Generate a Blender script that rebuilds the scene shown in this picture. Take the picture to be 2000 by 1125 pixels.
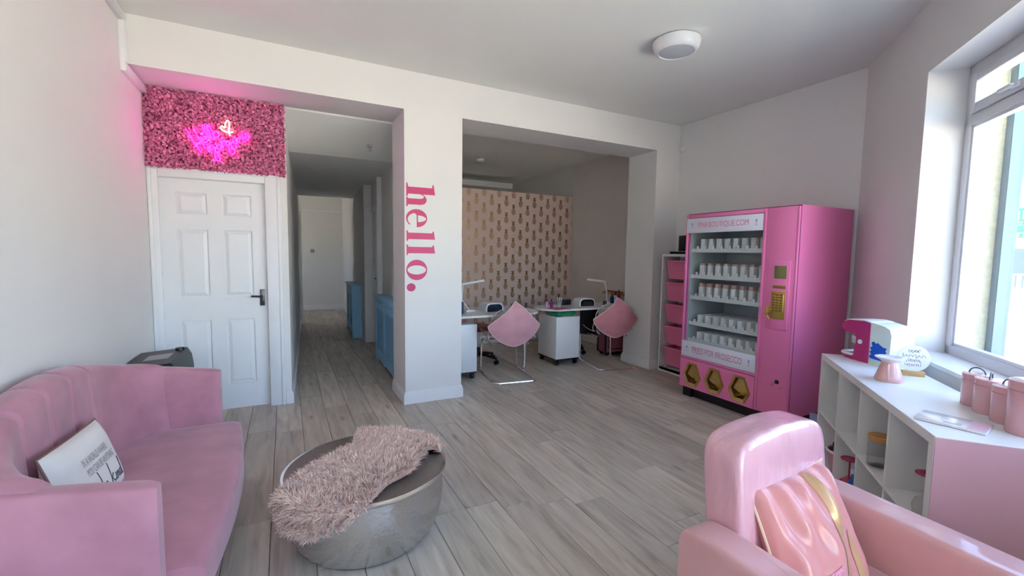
import bpy, bmesh, math, random
import numpy as np
from mathutils import Vector, Matrix
random.seed(7); rng = np.random.default_rng(7)
for o in list(bpy.data.objects): bpy.data.objects.remove(o)
scene = bpy.context.scene
C = scene.collection
PI = math.pi
# ---------------------------------------------------------------- camera
F_PX = 857.095; PITCH = math.radians(-4.4507); YAW = math.radians(27.3638); ROLL = math.radians(0.7961); H = 1.4057
fw = Vector((math.sin(YAW)*math.cos(PITCH), math.cos(YAW)*math.cos(PITCH), math.sin(PITCH)))
rt = Vector((math.cos(YAW), -math.sin(YAW), 0)); up = rt.cross(fw)
rt2 = rt*math.cos(ROLL) + up*math.sin(ROLL); up2 = up*math.cos(ROLL) - rt*math.sin(ROLL)
CAM = Vector((0, 0, H))
cd = bpy.data.cameras.new('camera'); cam = bpy.data.objects.new('camera', cd); C.objects.link(cam)
cd.sensor_fit = 'HORIZONTAL'; cd.sensor_width = 36; cd.lens = F_PX*36/2000; cd.clip_start = 0.02; cd.clip_end = 300
m = Matrix((rt2, up2, -fw)).transposed().to_4x4(); m.translation = CAM
cam.matrix_world = m
scene.camera = cam
def ray(u, v): return fw + rt2*((u-1000)/F_PX) + up2*((562.5-v)/F_PX)
def atX(u, v, x): d = ray(u, v); return CAM + d*((x-CAM.x)/d.x)
def atY(u, v, y): d = ray(u, v); return CAM + d*((y-CAM.y)/d.y)
def atZ(u, v, z): d = ray(u, v); return CAM + d*((z-CAM.z)/d.z)
# ---------------------------------------------------------------- sky, sun, exposure
SKY = 0.42; SUN = 8.0
world = bpy.data.worlds.new('sky'); scene.world = world; world.use_nodes = True
wn_ = world.node_tree.nodes; wl_ = world.node_tree.links
sky = wn_.new('ShaderNodeTexSky'); sky.sky_type = 'NISHITA'; sky.sun_disc = False
sky.sun_elevation = math.radians(48); sky.sun_rotation = math.radians(-20); sky.dust_density = 2.0
wl_.new(sky.outputs[0], wn_['Background'].inputs[0]); wn_['Background'].inputs[1].default_value = SKY
sd = bpy.data.lights.new('sun_offscreen', 'SUN'); sd.energy = SUN; sd.angle = math.radians(0.6); sd.color = (1, .95, .88)
sun = bpy.data.objects.new('sun_offscreen', sd); C.objects.link(sun)
sun.rotation_euler = Vector((-.42, .62, .83)).to_track_quat('Z', 'Y').to_euler(); sun.location = (-8, 12, 15)
vs = scene.view_settings
vs.view_transform = 'Standard'; vs.look = 'None'; vs.gamma = 1; vs.exposure = 2.38
try: vs.use_curve_mapping = False
except Exception: pass
# ---------------------------------------------------------------- helpers
def S(r, g, b):
    f = lambda c: (c/255/12.92) if c/255 <= .04045 else ((c/255+.055)/1.055)**2.4
    return (f(r), f(g), f(b), 1)
MATS = {}
def mat(name, col, rough=.5, metal=0, var=0, vs=6, bump=0, bs=60, bd=.01, sheen=0, coat=0, spec=.5, emit=0, trans=0, stretch=None, isl=0, tex='noise'):
    if name in MATS: return MATS[name]
    M = bpy.data.materials.new(name); M.use_nodes = True
    n = M.node_tree.nodes; l = M.node_tree.links; p = n['Principled BSDF']
    p.inputs['Base Color'].default_value = col; p.inputs['Roughness'].default_value = rough
    p.inputs['Metallic'].default_value = metal; p.inputs['Specular IOR Level'].default_value = spec
    p.inputs['Sheen Weight'].default_value = sheen; p.inputs['Sheen Roughness'].default_value = .4
    p.inputs['Coat Weight'].default_value = coat; p.inputs['Coat Roughness'].default_value = .08
    p.inputs['Transmission Weight'].default_value = trans
    if emit: p.inputs['Emission Color'].default_value = col; p.inputs['Emission Strength'].default_value = emit
    tc = n.new('ShaderNodeTexCoord'); mp = n.new('ShaderNodeMapping'); l.new(tc.outputs['Object'], mp.inputs[0])
    if stretch: mp.inputs['Scale'].default_value = stretch
    c = np.array(col[:3])
    if var or isl:
        rp = n.new('ShaderNodeValToRGB')
        v = var or isl
        rp.color_ramp.elements[0].color = (*np.clip(c*(1-v), 0, 1), 1); rp.color_ramp.elements[1].color = (*np.clip(c*(1+v*.8), 0, 1), 1)
        if isl:
            g = n.new('ShaderNodeNewGeometry'); l.new(g.outputs['Random Per Island'], rp.inputs[0])
        else:
            rp.color_ramp.elements[0].position = .3; rp.color_ramp.elements[1].position = .7
            t = n.new('ShaderNodeTexNoise'); t.inputs['Scale'].default_value = vs; t.inputs['Detail'].default_value = 5
            l.new(mp.outputs[0], t.inputs['Vector']); l.new(t.outputs['Fac'], rp.inputs[0])
        l.new(rp.outputs[0], p.inputs['Base Color'])
    if bump:
        if tex == 'voronoi': t = n.new('ShaderNodeTexVoronoi'); o_ = t.outputs['Distance']
        elif tex == 'wave':
            t = n.new('ShaderNodeTexWave'); t.inputs['Distortion'].default_value = 6; t.inputs['Detail'].default_value = 3; o_ = t.outputs['Fac']
        else: t = n.new('ShaderNodeTexNoise'); t.inputs['Detail'].default_value = 4; o_ = t.outputs['Fac']
        t.inputs['Scale'].default_value = bs; l.new(mp.outputs[0], t.inputs['Vector'])
        b = n.new('ShaderNodeBump'); b.inputs['Strength'].default_value = bump; b.inputs['Distance'].default_value = bd
        l.new(o_, b.inputs['Height']); l.new(b.outputs[0], p.inputs['Normal'])
    MATS[name] = M
    return M
def clear(name, tint=(1, 1, 1, 1), refl=.5, rough=.02):
    """thin clear sheet: transparent mixed with a fresnel reflection"""
    if name in MATS: return MATS[name]
    M = bpy.data.materials.new(name); M.use_nodes = True
    n = M.node_tree.nodes; l = M.node_tree.links
    for q in list(n):
        if q.type == 'BSDF_PRINCIPLED': n.remove(q)
    t = n.new('ShaderNodeBsdfTransparent'); t.inputs[0].default_value = tint
    g = n.new('ShaderNodeBsdfGlossy'); g.inputs['Roughness'].default_value = rough
    f = n.new('ShaderNodeFresnel'); f.inputs[0].default_value = 1.25 + refl*.4
    x = n.new('ShaderNodeMixShader')
    ge = n.new('ShaderNodeNewGeometry'); sb = n.new('ShaderNodeMath'); sb.operation = 'SUBTRACT'; sb.inputs[0].default_value = 1; l.new(ge.outputs['Backfacing'], sb.inputs[1])
    ml = n.new('ShaderNodeMath'); ml.operation = 'MULTIPLY'; l.new(f.outputs[0], ml.inputs[0]); l.new(sb.outputs[0], ml.inputs[1])   # reflect on the outer faces only
    l.new(ml.outputs[0], x.inputs[0]); l.new(t.outputs[0], x.inputs[1]); l.new(g.outputs[0], x.inputs[2])
    l.new(x.outputs[0], n['Material Output'].inputs[0]); MATS[name] = M
    return M
class MB:
    def __init__(s): s.v = []; s.f = []
    def add(s, vs, fs):
        k = len(s.v); s.v += [tuple(q) for q in vs]; s.f += [tuple(i+k for i in f) for f in fs]; return s
    def box(s, x0, x1, y0, y1, z0, z1):
        vs = [(x, y, z) for z in (z0, z1) for y in (y0, y1) for x in (x0, x1)]
        return s.add(vs, [(0, 2, 3, 1), (4, 5, 7, 6), (0, 1, 5, 4), (2, 6, 7, 3), (0, 4, 6, 2), (1, 3, 7, 5)])
    def rbox(s, x0, x1, y0, y1, z0, z1, r=.01, seg=2):
        bm = bmesh.new(); bmesh.ops.create_cube(bm, size=1)
        for v in bm.verts: v.co = Vector(((x0+x1)/2+v.co.x*(x1-x0), (y0+y1)/2+v.co.y*(y1-y0), (z0+z1)/2+v.co.z*(z1-z0)))
        r = min(r, .49*min(x1-x0, y1-y0, z1-z0))
        bmesh.ops.bevel(bm, geom=list(bm.edges), offset=r, segments=seg, profile=.5, affect='EDGES')
        bm.verts.index_update()
        s.add([v.co[:] for v in bm.verts], [[v.index for v in f.verts] for f in bm.faces]); bm.free(); return s
    def prism(s, poly, a, b, ax='z'):
        n = len(poly); P = {'z': lambda p, t: (p[0], p[1], t), 'y': lambda p, t: (p[0], t, p[1]), 'x': lambda p, t: (t, p[0], p[1])}[ax]
        return s.add([P(p, a) for p in poly]+[P(p, b) for p in poly],
                     [tuple(range(n-1, -1, -1)), tuple(range(n, 2*n))]+[(i, (i+1) % n, n+(i+1) % n, n+i) for i in range(n)])
    def lathe(s, prof, n=32, c=(0, 0, 0), caps=True, loop=False):
        k = len(s.v)
        for r, z in prof:
            for i in range(n):
                a = 2*PI*i/n; s.v.append((c[0]+r*math.cos(a), c[1]+r*math.sin(a), c[2]+z))
        for j in range(len(prof)-1):
            for i in range(n):
                s.f.append((k+j*n+i, k+j*n+(i+1) % n, k+(j+1)*n+(i+1) % n, k+(j+1)*n+i))
        if loop:
            for i in range(n): s.f.append((k+(len(prof)-1)*n+i, k+(len(prof)-1)*n+(i+1) % n, k+(i+1) % n, k+i))
        elif caps: s.f.append(tuple(k+i for i in range(n-1, -1, -1))); s.f.append(tuple(k+(len(prof)-1)*n+i for i in range(n)))
        return s
    def tube(s, pts, r, n=8, closed=False):
        pts = [Vector(p) for p in pts]; N = len(pts); rr = r if hasattr(r, '__len__') else [r]*N
        k = len(s.v); prev = None
        for i, p in enumerate(pts):
            a = pts[(i-1) % N] if closed or i else p; b = pts[(i+1) % N] if closed or i < N-1 else p
            t = (b-a).normalized()
            if prev is None:
                u = t.cross(Vector((0, 0, 1)))
                if u.length < .05: u = t.cross(Vector((1, 0, 0)))
            else: u = prev-t*prev.dot(t)
            u.normalize(); prev = u; w = t.cross(u)
            for j in range(n):
                a_ = 2*PI*j/n; q = p+(u*math.cos(a_)+w*math.sin(a_))*rr[i]; s.v.append(q[:])
        for i in range(N if closed else N-1):
            for j in range(n):
                i2 = (i+1) % N; s.f.append((k+i*n+j, k+i*n+(j+1) % n, k+i2*n+(j+1) % n, k+i2*n+j))
        if not closed:
            s.f.append(tuple(k+j for j in range(n-1, -1, -1))); s.f.append(tuple(k+(N-1)*n+j for j in range(n)))
        return s
    def grid(s, fn, nu, nv, wrapu=False, wrapv=False):
        k = len(s.v); U = nu if wrapu else nu+1; V = nv if wrapv else nv+1
        for i in range(U):
            for j in range(V): s.v.append(tuple(fn(i/nu, j/nv)))
        for i in range(nu):
            for j in range(nv):
                i2 = (i+1) % U; j2 = (j+1) % V
                s.f.append((k+i*V+j, k+i2*V+j, k+i2*V+j2, k+i*V+j2))
        return s
    def mesh(s, name, m, smooth=35):
        me = bpy.data.meshes.new(name); me.from_pydata(s.v, [], s.f)
        if smooth:
            me.polygons.foreach_set('use_smooth', [True]*len(me.polygons)); me.set_sharp_from_angle(angle=math.radians(smooth))
        if m: me.materials.append(m)
        me.validate(); me.update(); return me
def fixn(me):
    bm = bmesh.new(); bm.from_mesh(me); bmesh.ops.recalc_face_normals(bm, faces=bm.faces); bm.to_mesh(me); bm.free()
def tag(o, label=None, cat=None, group=None, kind=None):
    for k, v in (('label', label), ('category', cat), ('group', group), ('kind', kind)):
        if v: o[k] = v
    return o
def part(name, mb, m, parent=None, smooth=35, loc=None, rot=None, kind=None, label=None):
    me = mb.mesh(name, m, smooth) if isinstance(mb, MB) else mb
    if isinstance(mb, MB) and len(mb.v) < 60000: fixn(me)
    o = bpy.data.objects.new(name, me); C.objects.link(o)
    if parent: o.parent = parent
    if loc: o.location = loc
    if rot: o.rotation_euler = rot
    return tag(o, label, None, None, kind)
def thing(name, label, cat, loc=(0, 0, 0), rz=0, group=None, kind=None):
    o = bpy.data.objects.new(name, None); C.objects.link(o); o.empty_display_size = .05
    o.location = loc; o.rotation_euler = (0, 0, rz); return tag(o, label, cat, group, kind)
def single(name, label, cat, mb, m, loc=(0, 0, 0), rz=0, group=None, smooth=35):
    o = part(name, mb, m, None, smooth, loc, (0, 0, rz)); return tag(o, label, cat, group)
def struct(name, mb, m, parent=None, label=None, loc=None, rot=None, smooth=0):
    o = part(name, mb, m, parent, smooth, loc, rot)
    if not parent: tag(o, label, None, None, 'structure')
    return o
def kids(o): return [c for c in bpy.data.objects if c.parent == o]
def dup(root, loc, rz, label=None, group=None):
    def cp(o, par):
        c = o.copy(); C.objects.link(c); c.parent = par
        for q in kids(o): cp(q, c)
        return c
    r = cp(root, None); r.location = loc; r.rotation_euler = (0, 0, rz)
    if label: r['label'] = label
    if group: r['group'] = group
    return r
def spline(pts, sub=6, closed=False):
    P = [np.array(p, float) for p in pts]; n = len(P); out = []
    rngi = range(n) if closed else range(n-1)
    for i in rngi:
        p1, p2 = P[i], P[(i+1) % n]
        p0 = P[i-1] if (closed or i) else 2*p1-p2; p3 = P[(i+2) % n] if (closed or i < n-2) else 2*p2-p1
        for k in range(sub):
            t = k/sub; out.append(tuple(.5*((2*p1)+(-p0+p2)*t+(2*p0-5*p1+4*p2-p3)*t*t+(-p0+3*p1-3*p2+p3)*t**3)))
    if not closed: out.append(tuple(P[-1]))
    return out
def rrect(x0, x1, y0, y1, r, seg=5):
    out = []
    for cx, cy, a0 in ((x1-r, y1-r, 0), (x0+r, y1-r, PI/2), (x0+r, y0+r, PI), (x1-r, y0+r, 1.5*PI)):
        for k in range(seg+1): a = a0+PI/2*k/seg; out.append((cx+r*math.cos(a), cy+r*math.sin(a)))
    return out
def text2d(txt, w=None, h=None):
    cu = bpy.data.curves.new('t', 'FONT'); cu.body = txt; cu.align_x = 'CENTER'; cu.align_y = 'CENTER'; cu.resolution_u = 3
    o = bpy.data.objects.new('t', cu); C.objects.link(o); bpy.context.view_layer.update()
    me = bpy.data.meshes.new_from_object(o.evaluated_get(bpy.context.evaluated_depsgraph_get()))
    bpy.data.objects.remove(o); bpy.data.curves.remove(cu)
    v = np.array([q.co[:2] for q in me.vertices]); f = [tuple(p.vertices) for p in me.polygons]; bpy.data.meshes.remove(me)
    lo, hi = v.min(0), v.max(0); v = v-(lo+hi)/2
    if w: v[:, 0] *= w/(hi[0]-lo[0])
    if h: v[:, 1] *= h/(hi[1]-lo[1])
    return v, f
def loops2d(loops):
    """filled 2D outline with holes -> verts, faces"""
    cu = bpy.data.curves.new('l', 'CURVE'); cu.dimensions = '2D'; cu.fill_mode = 'BOTH'
    for lp in loops:
        sp = cu.splines.new('POLY'); sp.points.add(len(lp)-1); sp.use_cyclic_u = True
        for i, p in enumerate(lp): sp.points[i].co = (p[0], p[1], 0, 1)
    o = bpy.data.objects.new('l', cu); C.objects.link(o); bpy.context.view_layer.update()
    me = bpy.data.meshes.new_from_object(o.evaluated_get(bpy.context.evaluated_depsgraph_get()))
    bpy.data.objects.remove(o); bpy.data.curves.remove(cu)
    v = np.array([q.co[:2] for q in me.vertices]); f = [tuple(p.vertices) for p in me.polygons]; bpy.data.meshes.remove(me)
    return v, f
def flat(v, f, fn): return MB().add([tuple(fn(a, b)) for a, b in v], f)
def ell(cx, cy, a, b, n=40, a0=0, a1=2*PI, end=False):
    return [(cx+a*math.cos(a0+(a1-a0)*k/n), cy+b*math.sin(a0+(a1-a0)*k/n)) for k in range(n+(1 if end else 0))]
# ---------------------------------------------------------------- materials
m_wall = mat('white_wall_paint', S(232, 229, 226), .7, var=.015, vs=2, bump=.05, bs=120, bd=.002)
m_ceil = mat('ceiling_paint', S(240, 239, 234), .8, var=.012, vs=2, bump=.05, bs=90, bd=.002)
m_taupe = mat('greige_wall_paint', S(226, 217, 210), .75, var=.02, vs=2)
m_trim = mat('white_gloss_trim', S(238, 238, 238), .35, var=.01)
m_door = mat('white_door_paint', S(236, 236, 238), .4, var=.01)
m_lam = mat('white_laminate', S(238, 238, 236), .35, var=.008)
m_chrome = mat('chrome', (.85, .85, .86, 1), .12, 1)
m_blackp = mat('black_plastic', S(22, 22, 24), .4, var=.1)
m_glass = clear('window_glass', (1, 1, 1, 1), .3)
m_upvc = mat('grey_white_window_frame', S(222, 222, 226), .35)
# ---------------------------------------------------------------- layout numbers
XL, XR, YB, YD, ZC, ZB = -.9525, 4.3703, 3.9785, 4.459, 2.9988, 2.6674
P0, P1, P2, YC = .9631, 1.5106, 3.9899, 2.0172
KA = math.radians(40.6886); W0 = 1.3196
wd = Vector((math.cos(KA), math.sin(KA), 0)); wn = Vector((math.sin(KA), -math.cos(KA), 0))
def Wp(s, o, z=0): p = wd*s + wn*(W0+o); return Vector((p.x, p.y, z))
def facade_y(x, o): return (x*wn.x-(W0+o))/-wn.y
SK = .0437   # the corridor runs slightly askew
def cx_(x, y): return x+(y-YD)*SK
# ---------------------------------------------------------------- floor
room_poly = [(-1.15, facade_y(-1.15, .3)), (4.55, facade_y(4.55, .3)), (4.55, 6.3), (1.3, 6.3), (1.75, 11.7), (-1.15, 11.7)]
m_sub = mat('dark_underlay', S(70, 66, 62), .9)
floor = struct('floor', MB().prism(room_poly, -.12, -.011), m_sub, label='grey oak laminate plank floor')
def plank_mat():
    M = bpy.data.materials.new('grey_oak_laminate'); M.use_nodes = True
    n = M.node_tree.nodes; l = M.node_tree.links; p = n['Principled BSDF']
    tc = n.new('ShaderNodeTexCoord'); oi = n.new('ShaderNodeObjectInfo')
    mul = n.new('ShaderNodeVectorMath'); mul.operation = 'SCALE'; mul.inputs[0].default_value = (37, 91, 13); l.new(oi.outputs['Random'], mul.inputs['Scale'])
    ad = n.new('ShaderNodeVectorMath'); ad.operation = 'ADD'; l.new(tc.outputs['Object'], ad.inputs[0]); l.new(mul.outputs[0], ad.inputs[1])
    mp = n.new('ShaderNodeMapping'); mp.inputs['Scale'].default_value = (11, 1.1, 1); l.new(ad.outputs[0], mp.inputs[0])
    t = n.new('ShaderNodeTexNoise'); t.inputs['Scale'].default_value = 2.2; t.inputs['Detail'].default_value = 8; t.inputs['Distortion'].default_value = .6; l.new(mp.outputs[0], t.inputs['Vector'])
    rp = n.new('ShaderNodeValToRGB'); e = rp.color_ramp.elements
    e[0].position = .25; e[0].color = S(160, 149, 135); e[1].position = .7; e[1].color = S(208, 197, 181)
    k = e.new(.46); k.color = S(189, 178, 163); l.new(t.outputs['Fac'], rp.inputs[0])
    # knots
    mp2 = n.new('ShaderNodeMapping'); mp2.inputs['Scale'].default_value = (5, 1.6, 1); l.new(ad.outputs[0], mp2.inputs[0])
    vo = n.new('ShaderNodeTexVoronoi'); vo.inputs['Scale'].default_value = 1.1; l.new(mp2.outputs[0], vo.inputs['Vector'])
    r2 = n.new('ShaderNodeValToRGB'); r2.color_ramp.elements[0].position = .03; r2.color_ramp.elements[0].color = (.62, .58, .54, 1); r2.color_ramp.elements[1].position = .13; r2.color_ramp.elements[1].color = (1, 1, 1, 1)
    l.new(vo.outputs['Distance'], r2.inputs[0])
    m1 = n.new('ShaderNodeMix'); m1.data_type = 'RGBA'; m1.blend_type = 'MULTIPLY'; m1.inputs[0].default_value = 1
    l.new(rp.outputs[0], m1.inputs['A']); l.new(r2.outputs[0], m1.inputs['B'])
    hs = n.new('ShaderNodeHueSaturation'); mr = n.new('ShaderNodeMapRange'); mr.inputs['To Min'].default_value = .86; mr.inputs['To Max'].default_value = 1.12
    l.new(oi.outputs['Random'], mr.inputs[0]); l.new(mr.outputs[0], hs.inputs['Value']); l.new(m1.outputs['Result'], hs.inputs['Color'])
    l.new(hs.outputs[0], p.inputs['Base Color']); p.inputs['Roughness'].default_value = .42; p.inputs['Specular IOR Level'].default_value = .4
    b = n.new('ShaderNodeBump'); b.inputs['Strength'].default_value = .12; b.inputs['Distance'].default_value = .003; l.new(t.outputs['Fac'], b.inputs['Height']); l.new(b.outputs[0], p.inputs['Normal'])
    return M
m_plank = plank_mat()
PW, PL = .19, 1.285
def plank_mb(w, ln, g=.0012, c=.002):
    a, b = w/2-g, ln/2-g
    vs = [(sx*a, sy*b, z) for z in (-.011, -c) for sx, sy in ((-1, -1), (1, -1), (1, 1), (-1, 1))]
    vs += [(sx*(a-c), sy*(b-c), 0) for sx, sy in ((-1, -1), (1, -1), (1, 1), (-1, 1))]
    fs = [(8, 9, 10, 11)]
    for k in (0, 4): fs += [(k+i, k+(i+1) % 4, k+4+(i+1) % 4, k+4+i) for i in range(4)]
    return MB().add(vs, fs)
plank_me = plank_mb(PW, PL).mesh('plank', m_plank, 0); fixn(plank_me)
offs = {}
for i in range(-5, 25):
    xc = i*PW
    off = {4: 2.18, 5: 2.17, 6: 2.09, 7: 2.02, 8: 1.94, 0: 2.46, -1: 2.53, 1: 3.3, 2: 2.9}.get(i, random.random()*PL)
    k0 = math.floor((-3.4-off)/PL)
    for k in range(k0, k0+13):
        y0 = off+k*PL; yc = y0+PL/2; y1 = y0+PL
        ymin = max(facade_y(xc-PW/2, 0), facade_y(xc+PW/2, 0)); ymn = min(facade_y(xc-PW/2, 0), facade_y(xc+PW/2, 0))
        if y1 < ymn: continue
        top = 11.7 if -.2 < xc < 1.6 else (4.5 if xc < 0 else 6.3)
        if y0 > top: continue
        if y0 < ymin+.02:   # trim the plank along the front wall
            bm = bmesh.new(); bm.from_mesh(plank_me)
            bmesh.ops.translate(bm, vec=(xc, yc, 0), verts=bm.verts)
            bmesh.ops.bisect_plane(bm, geom=bm.verts[:]+bm.edges[:]+bm.faces[:], plane_co=Wp(0, .02), plane_no=wn, clear_outer=True)
            if not bm.faces: bm.free(); continue
            bmesh.ops.translate(bm, vec=(-xc, -yc, 0), verts=bm.verts)
            me = bpy.data.meshes.new('plank'); bm.to_mesh(me); bm.free(); me.materials.append(m_plank)
        else: me = plank_me
        part('plank', me, None, floor, loc=(xc, yc, 0))
# ---------------------------------------------------------------- walls
struct('wall_left', MB().box(XL-.2, XL, facade_y(XL, .2), YD+.1, -.02, ZC+.1), m_wall, label='plain white left wall')
struct('ceiling', MB().prism([(-1.15, facade_y(-1.15, .4)), (4.57, facade_y(4.57, .4)), (4.57, YD), (-1.15, YD)], ZC, ZC+.2), m_ceil, label='white plaster ceiling')
struct('wall_beam', MB().box(XL-.1, XR+.1, YB, YD, ZB, ZC+.01), m_wall, label='white beam spanning the two openings')
pil = struct('wall_pillar', MB().box(P0, P1, YB, YD, -.02, ZB), m_wall, label='square white pillar between the two openings')
struct('wall_pier', MB().box(P2, XR+.1, YB, YD, -.02, ZB), m_wall, label='white pier beside the right opening')
struct('wall_right', MB().box(XR, XR+.2, YC-.3, 9.6, -.02, ZC+.1), m_wall, label='white right wall behind the vending machine')
# wall with the door
dw = MB().box(XL-.1, -.905, YD, YD+.1, -.02, ZC).box(-.135, .03, YD, YD+.1, -.02, ZC).box(-.905, -.135, YD, YD+.1, 1.995, ZC)
struct('wall_door', dw, m_wall, label='white wall holding the panelled door')
struct('wall_closet', MB().box(-1.15, .03, 5.0, 5.1, 0, 2.9), m_wall, label='wall closing the space behind the door')
def skirt(name, pts, h=.115, t=.016, z0=0, m=m_trim):
    """skirting board along a polyline; the board stands on the left of the direction of travel"""
    mb = MB()
    for (a, b) in zip(pts[:-1], pts[1:]):
        a = Vector((*a, 0)); b = Vector((*b, 0)); d = (b-a).normalized(); n_ = Vector((-d.y, d.x, 0))
        for (z_0, z_1, tt) in ((0, h*.72, t), (h*.72, h*.86, t*.75), (h*.86, h, t*.45)):
            q = [a-d*tt*0, b+d*tt*0, b+n_*tt+d*tt, a+n_*tt-d*tt]
            mb.add([(p.x, p.y, z) for z in (z0+z_0, z0+z_1) for p in q], [(0, 3, 2, 1), (4, 5, 6, 7), (0, 1, 5, 4), (1, 2, 6, 5), (2, 3, 7, 6), (3, 0, 4, 7)])
    return struct(name, mb, m, label='white skirting board')
skirt('baseboard_pillar', [(P1, YD), (P1, YB), (P0, YB), (P0, YD)])
skirt('baseboard_pier', [(XR, YB), (P2, YB), (P2, YD), (XR, YD)])
skirt('baseboard_door', [(.03, YD), (-.0, YD)])
skirt('baseboard_left', [(XL, YD-.03), (XL, facade_y(XL, 0)+.05)])
skirt('baseboard_right', [(XR, 2.05), (XR, YB)])
# alcove
ZA = 2.9
struct('ceiling_alcove', MB().box(1.15, XR+.1, YD-.01, 9.6, ZA, ZA+.2), m_ceil, label='white ceiling of the alcove')
struct('wall_alcove_left', MB().prism([(1.31, YD-.02), (1.42, YD-.02), (1.75, 9.6), (1.34, 9.6)], -.02, 3.0), m_wall, label='wall between the corridor and the alcove')
struct('wall_alcove_back', MB().box(1.2, XR+.1, 9.5, 9.7, 0, 3.0), m_wall, label='far wall above the wallpapered partition')
struct('trim_1', MB().box(2.5, 4.07, 7.9, 8.2, 2.70, 2.80), m_trim, label='white boxing seen above the partition')
tw = struct('wall_alcove_right', MB().box(XR-.012, XR+.02, YD+.0, 6.24, 0, ZA), m_taupe, label='greige right wall of the alcove')
def pineapple_mat():
    M = bpy.data.materials.new('gold_pineapple_wallpaper'); M.use_nodes = True
    n = M.node_tree.nodes; l = M.node_tree.links; p = n['Principled BSDF']
    tc = n.new('ShaderNodeTexCoord'); sx = n.new('ShaderNodeSeparateXYZ'); l.new(tc.outputs['Object'], sx.inputs[0])
    def math_(op, a, b=None, c=None):
        q = n.new('ShaderNodeMath'); q.operation = op
        for i, v in enumerate((a, b, c)):
            if v is None: continue
            if isinstance(v, (int, float)): q.inputs[i].default_value = v
            else: l.new(v, q.inputs[i])
        return q.outputs[0]
    CW, RH = .127, .262
    col = math_('DIVIDE', sx.outputs['X'], CW); ci = math_('FLOOR', col); fx = math_('SUBTRACT', math_('SUBTRACT', col, ci), .5)
    par = math_('MULTIPLY', math_('MODULO', math_('ABSOLUTE', ci), 2), .5)
    row = math_('ADD', math_('DIVIDE', sx.outputs['Z'], RH), par); fz = math_('SUBTRACT', math_('FRACT', row), .5)
    X_ = math_('MULTIPLY', fx, CW); Z_ = math_('MULTIPLY', fz, RH)
    body = math_('LESS_THAN', math_('ADD', math_('POWER', math_('DIVIDE', X_, .038), 2), math_('POWER', math_('DIVIDE', math_('ADD', Z_, .025), .055), 2)), 1)
    ang = math_('MULTIPLY', math_('SUBTRACT', Z_, .025), 1)
    crown = math_('MULTIPLY', math_('LESS_THAN', math_('ABSOLUTE', X_), math_('ADD', .010, math_('MULTIPLY', math_('PINGPONG', math_('MULTIPLY', ang, 1), .018), 1.2))),
                  math_('MULTIPLY', math_('GREATER_THAN', Z_, .02), math_('LESS_THAN', Z_, .085)))
    lat = math_('MAXIMUM', math_('GREATER_THAN', math_('PINGPONG', math_('ADD', X_, math_('MULTIPLY', Z_, .6)), .007), .0012), 0)
    lat2 = math_('GREATER_THAN', math_('PINGPONG', math_('SUBTRACT', math_('ADD', X_, 1), math_('MULTIPLY', Z_, .6)), .007), .0012)
    mask = math_('MAXIMUM', math_('MULTIPLY', body, math_('MULTIPLY', lat, lat2)), crown)
    mx = n.new('ShaderNodeMix'); mx.data_type = 'RGBA'; l.new(mask, mx.inputs[0])
    mx.inputs['A'].default_value = S(222, 194, 182); mx.inputs['B'].default_value = S(186, 148, 110)
    l.new(mx.outputs['Result'], p.inputs['Base Color']); l.new(math_('MULTIPLY', mask, .9), p.inputs['Metallic'])
    l.new(math_('SUBTRACT', .55, math_('MULTIPLY', mask, .25)), p.inputs['Roughness'])
    return M
struct('wall_partition', MB().box(1.25, XR, 6.24, 6.34, 0, 2.38), pineapple_mat(), label='partition papered with gold pineapples on blush pink')
skirt('baseboard_alcove', [(XR, 6.24), (1.4, 6.24)])
skirt('baseboard_alcove_right', [(XR-.012, YD), (XR-.012, 6.24)])
# corridor
cl = [(.03, YD+.1), (.03, YD), (.036, YD), (cx_(.03, 9.4), 9.4), (cx_(-.1, 9.4), 9.4), (-.1, YD+.1)]
struct('wall_corridor_left', MB().prism([(-.09, YD+.02), (.029, YD+.02), (cx_(.03, 9.3), 9.3), (cx_(-.09, 9.3), 9.3)], -.02, 3.0), m_wall, label='left wall of the corridor')
struct('wall_corridor_end', MB().box(-1.2, 2.4, 11.46, 11.6, -.02, 3.2), m_wall, label='white wall at the end of the corridor')
cr = lambda y: 1.16+.017*(y-4.6) if y < 7.08 else 1.095+.0405*(y-7.3)
# right corridor wall with a doorway (y 6.05..6.7)
rw = MB()
def cseg(y0, y1, z0, z1): rw.prism([(cr(y0), y0), (cr(y1), y1), (cr(y1)+.16, y1), (cr(y0)+.16, y0)], z0, z1)
cseg(YD-.0, 6.42, -.02, 3.0); cseg(6.42, 7.02, 2.0, 3.0); cseg(7.02, 7.079, -.02, 3.0); cseg(7.08, 11.5, -.02, 3.0)
struct('wall_corridor_right', rw, m_wall, label='right wall of the corridor')
d4 = bpy.data.objects.new('door_4', None); C.objects.link(d4); tag(d4, 'white side door set back in the corridor wall', None, None, 'structure')
part('door_leaf', MB().prism([(cr(6.42)+.07, 6.42), (cr(7.02)+.07, 7.02), (cr(7.02)+.11, 7.02), (cr(6.42)+.11, 6.42)], 0.005, 2.0), m_door, d4, 0)
part('door_handle', MB().tube([(cr(6.9)+.07, 6.9, 1.0), (cr(6.9)+.02, 6.9, 1.0), (cr(6.9)+.02, 6.79, 1.0)], .01), m_blackp, d4)
dt = MB()   # door trim round the side doorway, and a boxed pipe before it
for (y0, y1, z0, z1) in ((6.35, 6.42, 0, 2.06), (6.35, 7.02, 2.0, 2.07)):
    dt.prism([(cr(y0)-.02, y0), (cr(y1)-.02, y1), (cr(y1)+.01, y1), (cr(y0)+.01, y0)], z0, z1)
dt.box(1.085, 1.215, 7.03, 7.085, 0, 2.07)
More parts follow.
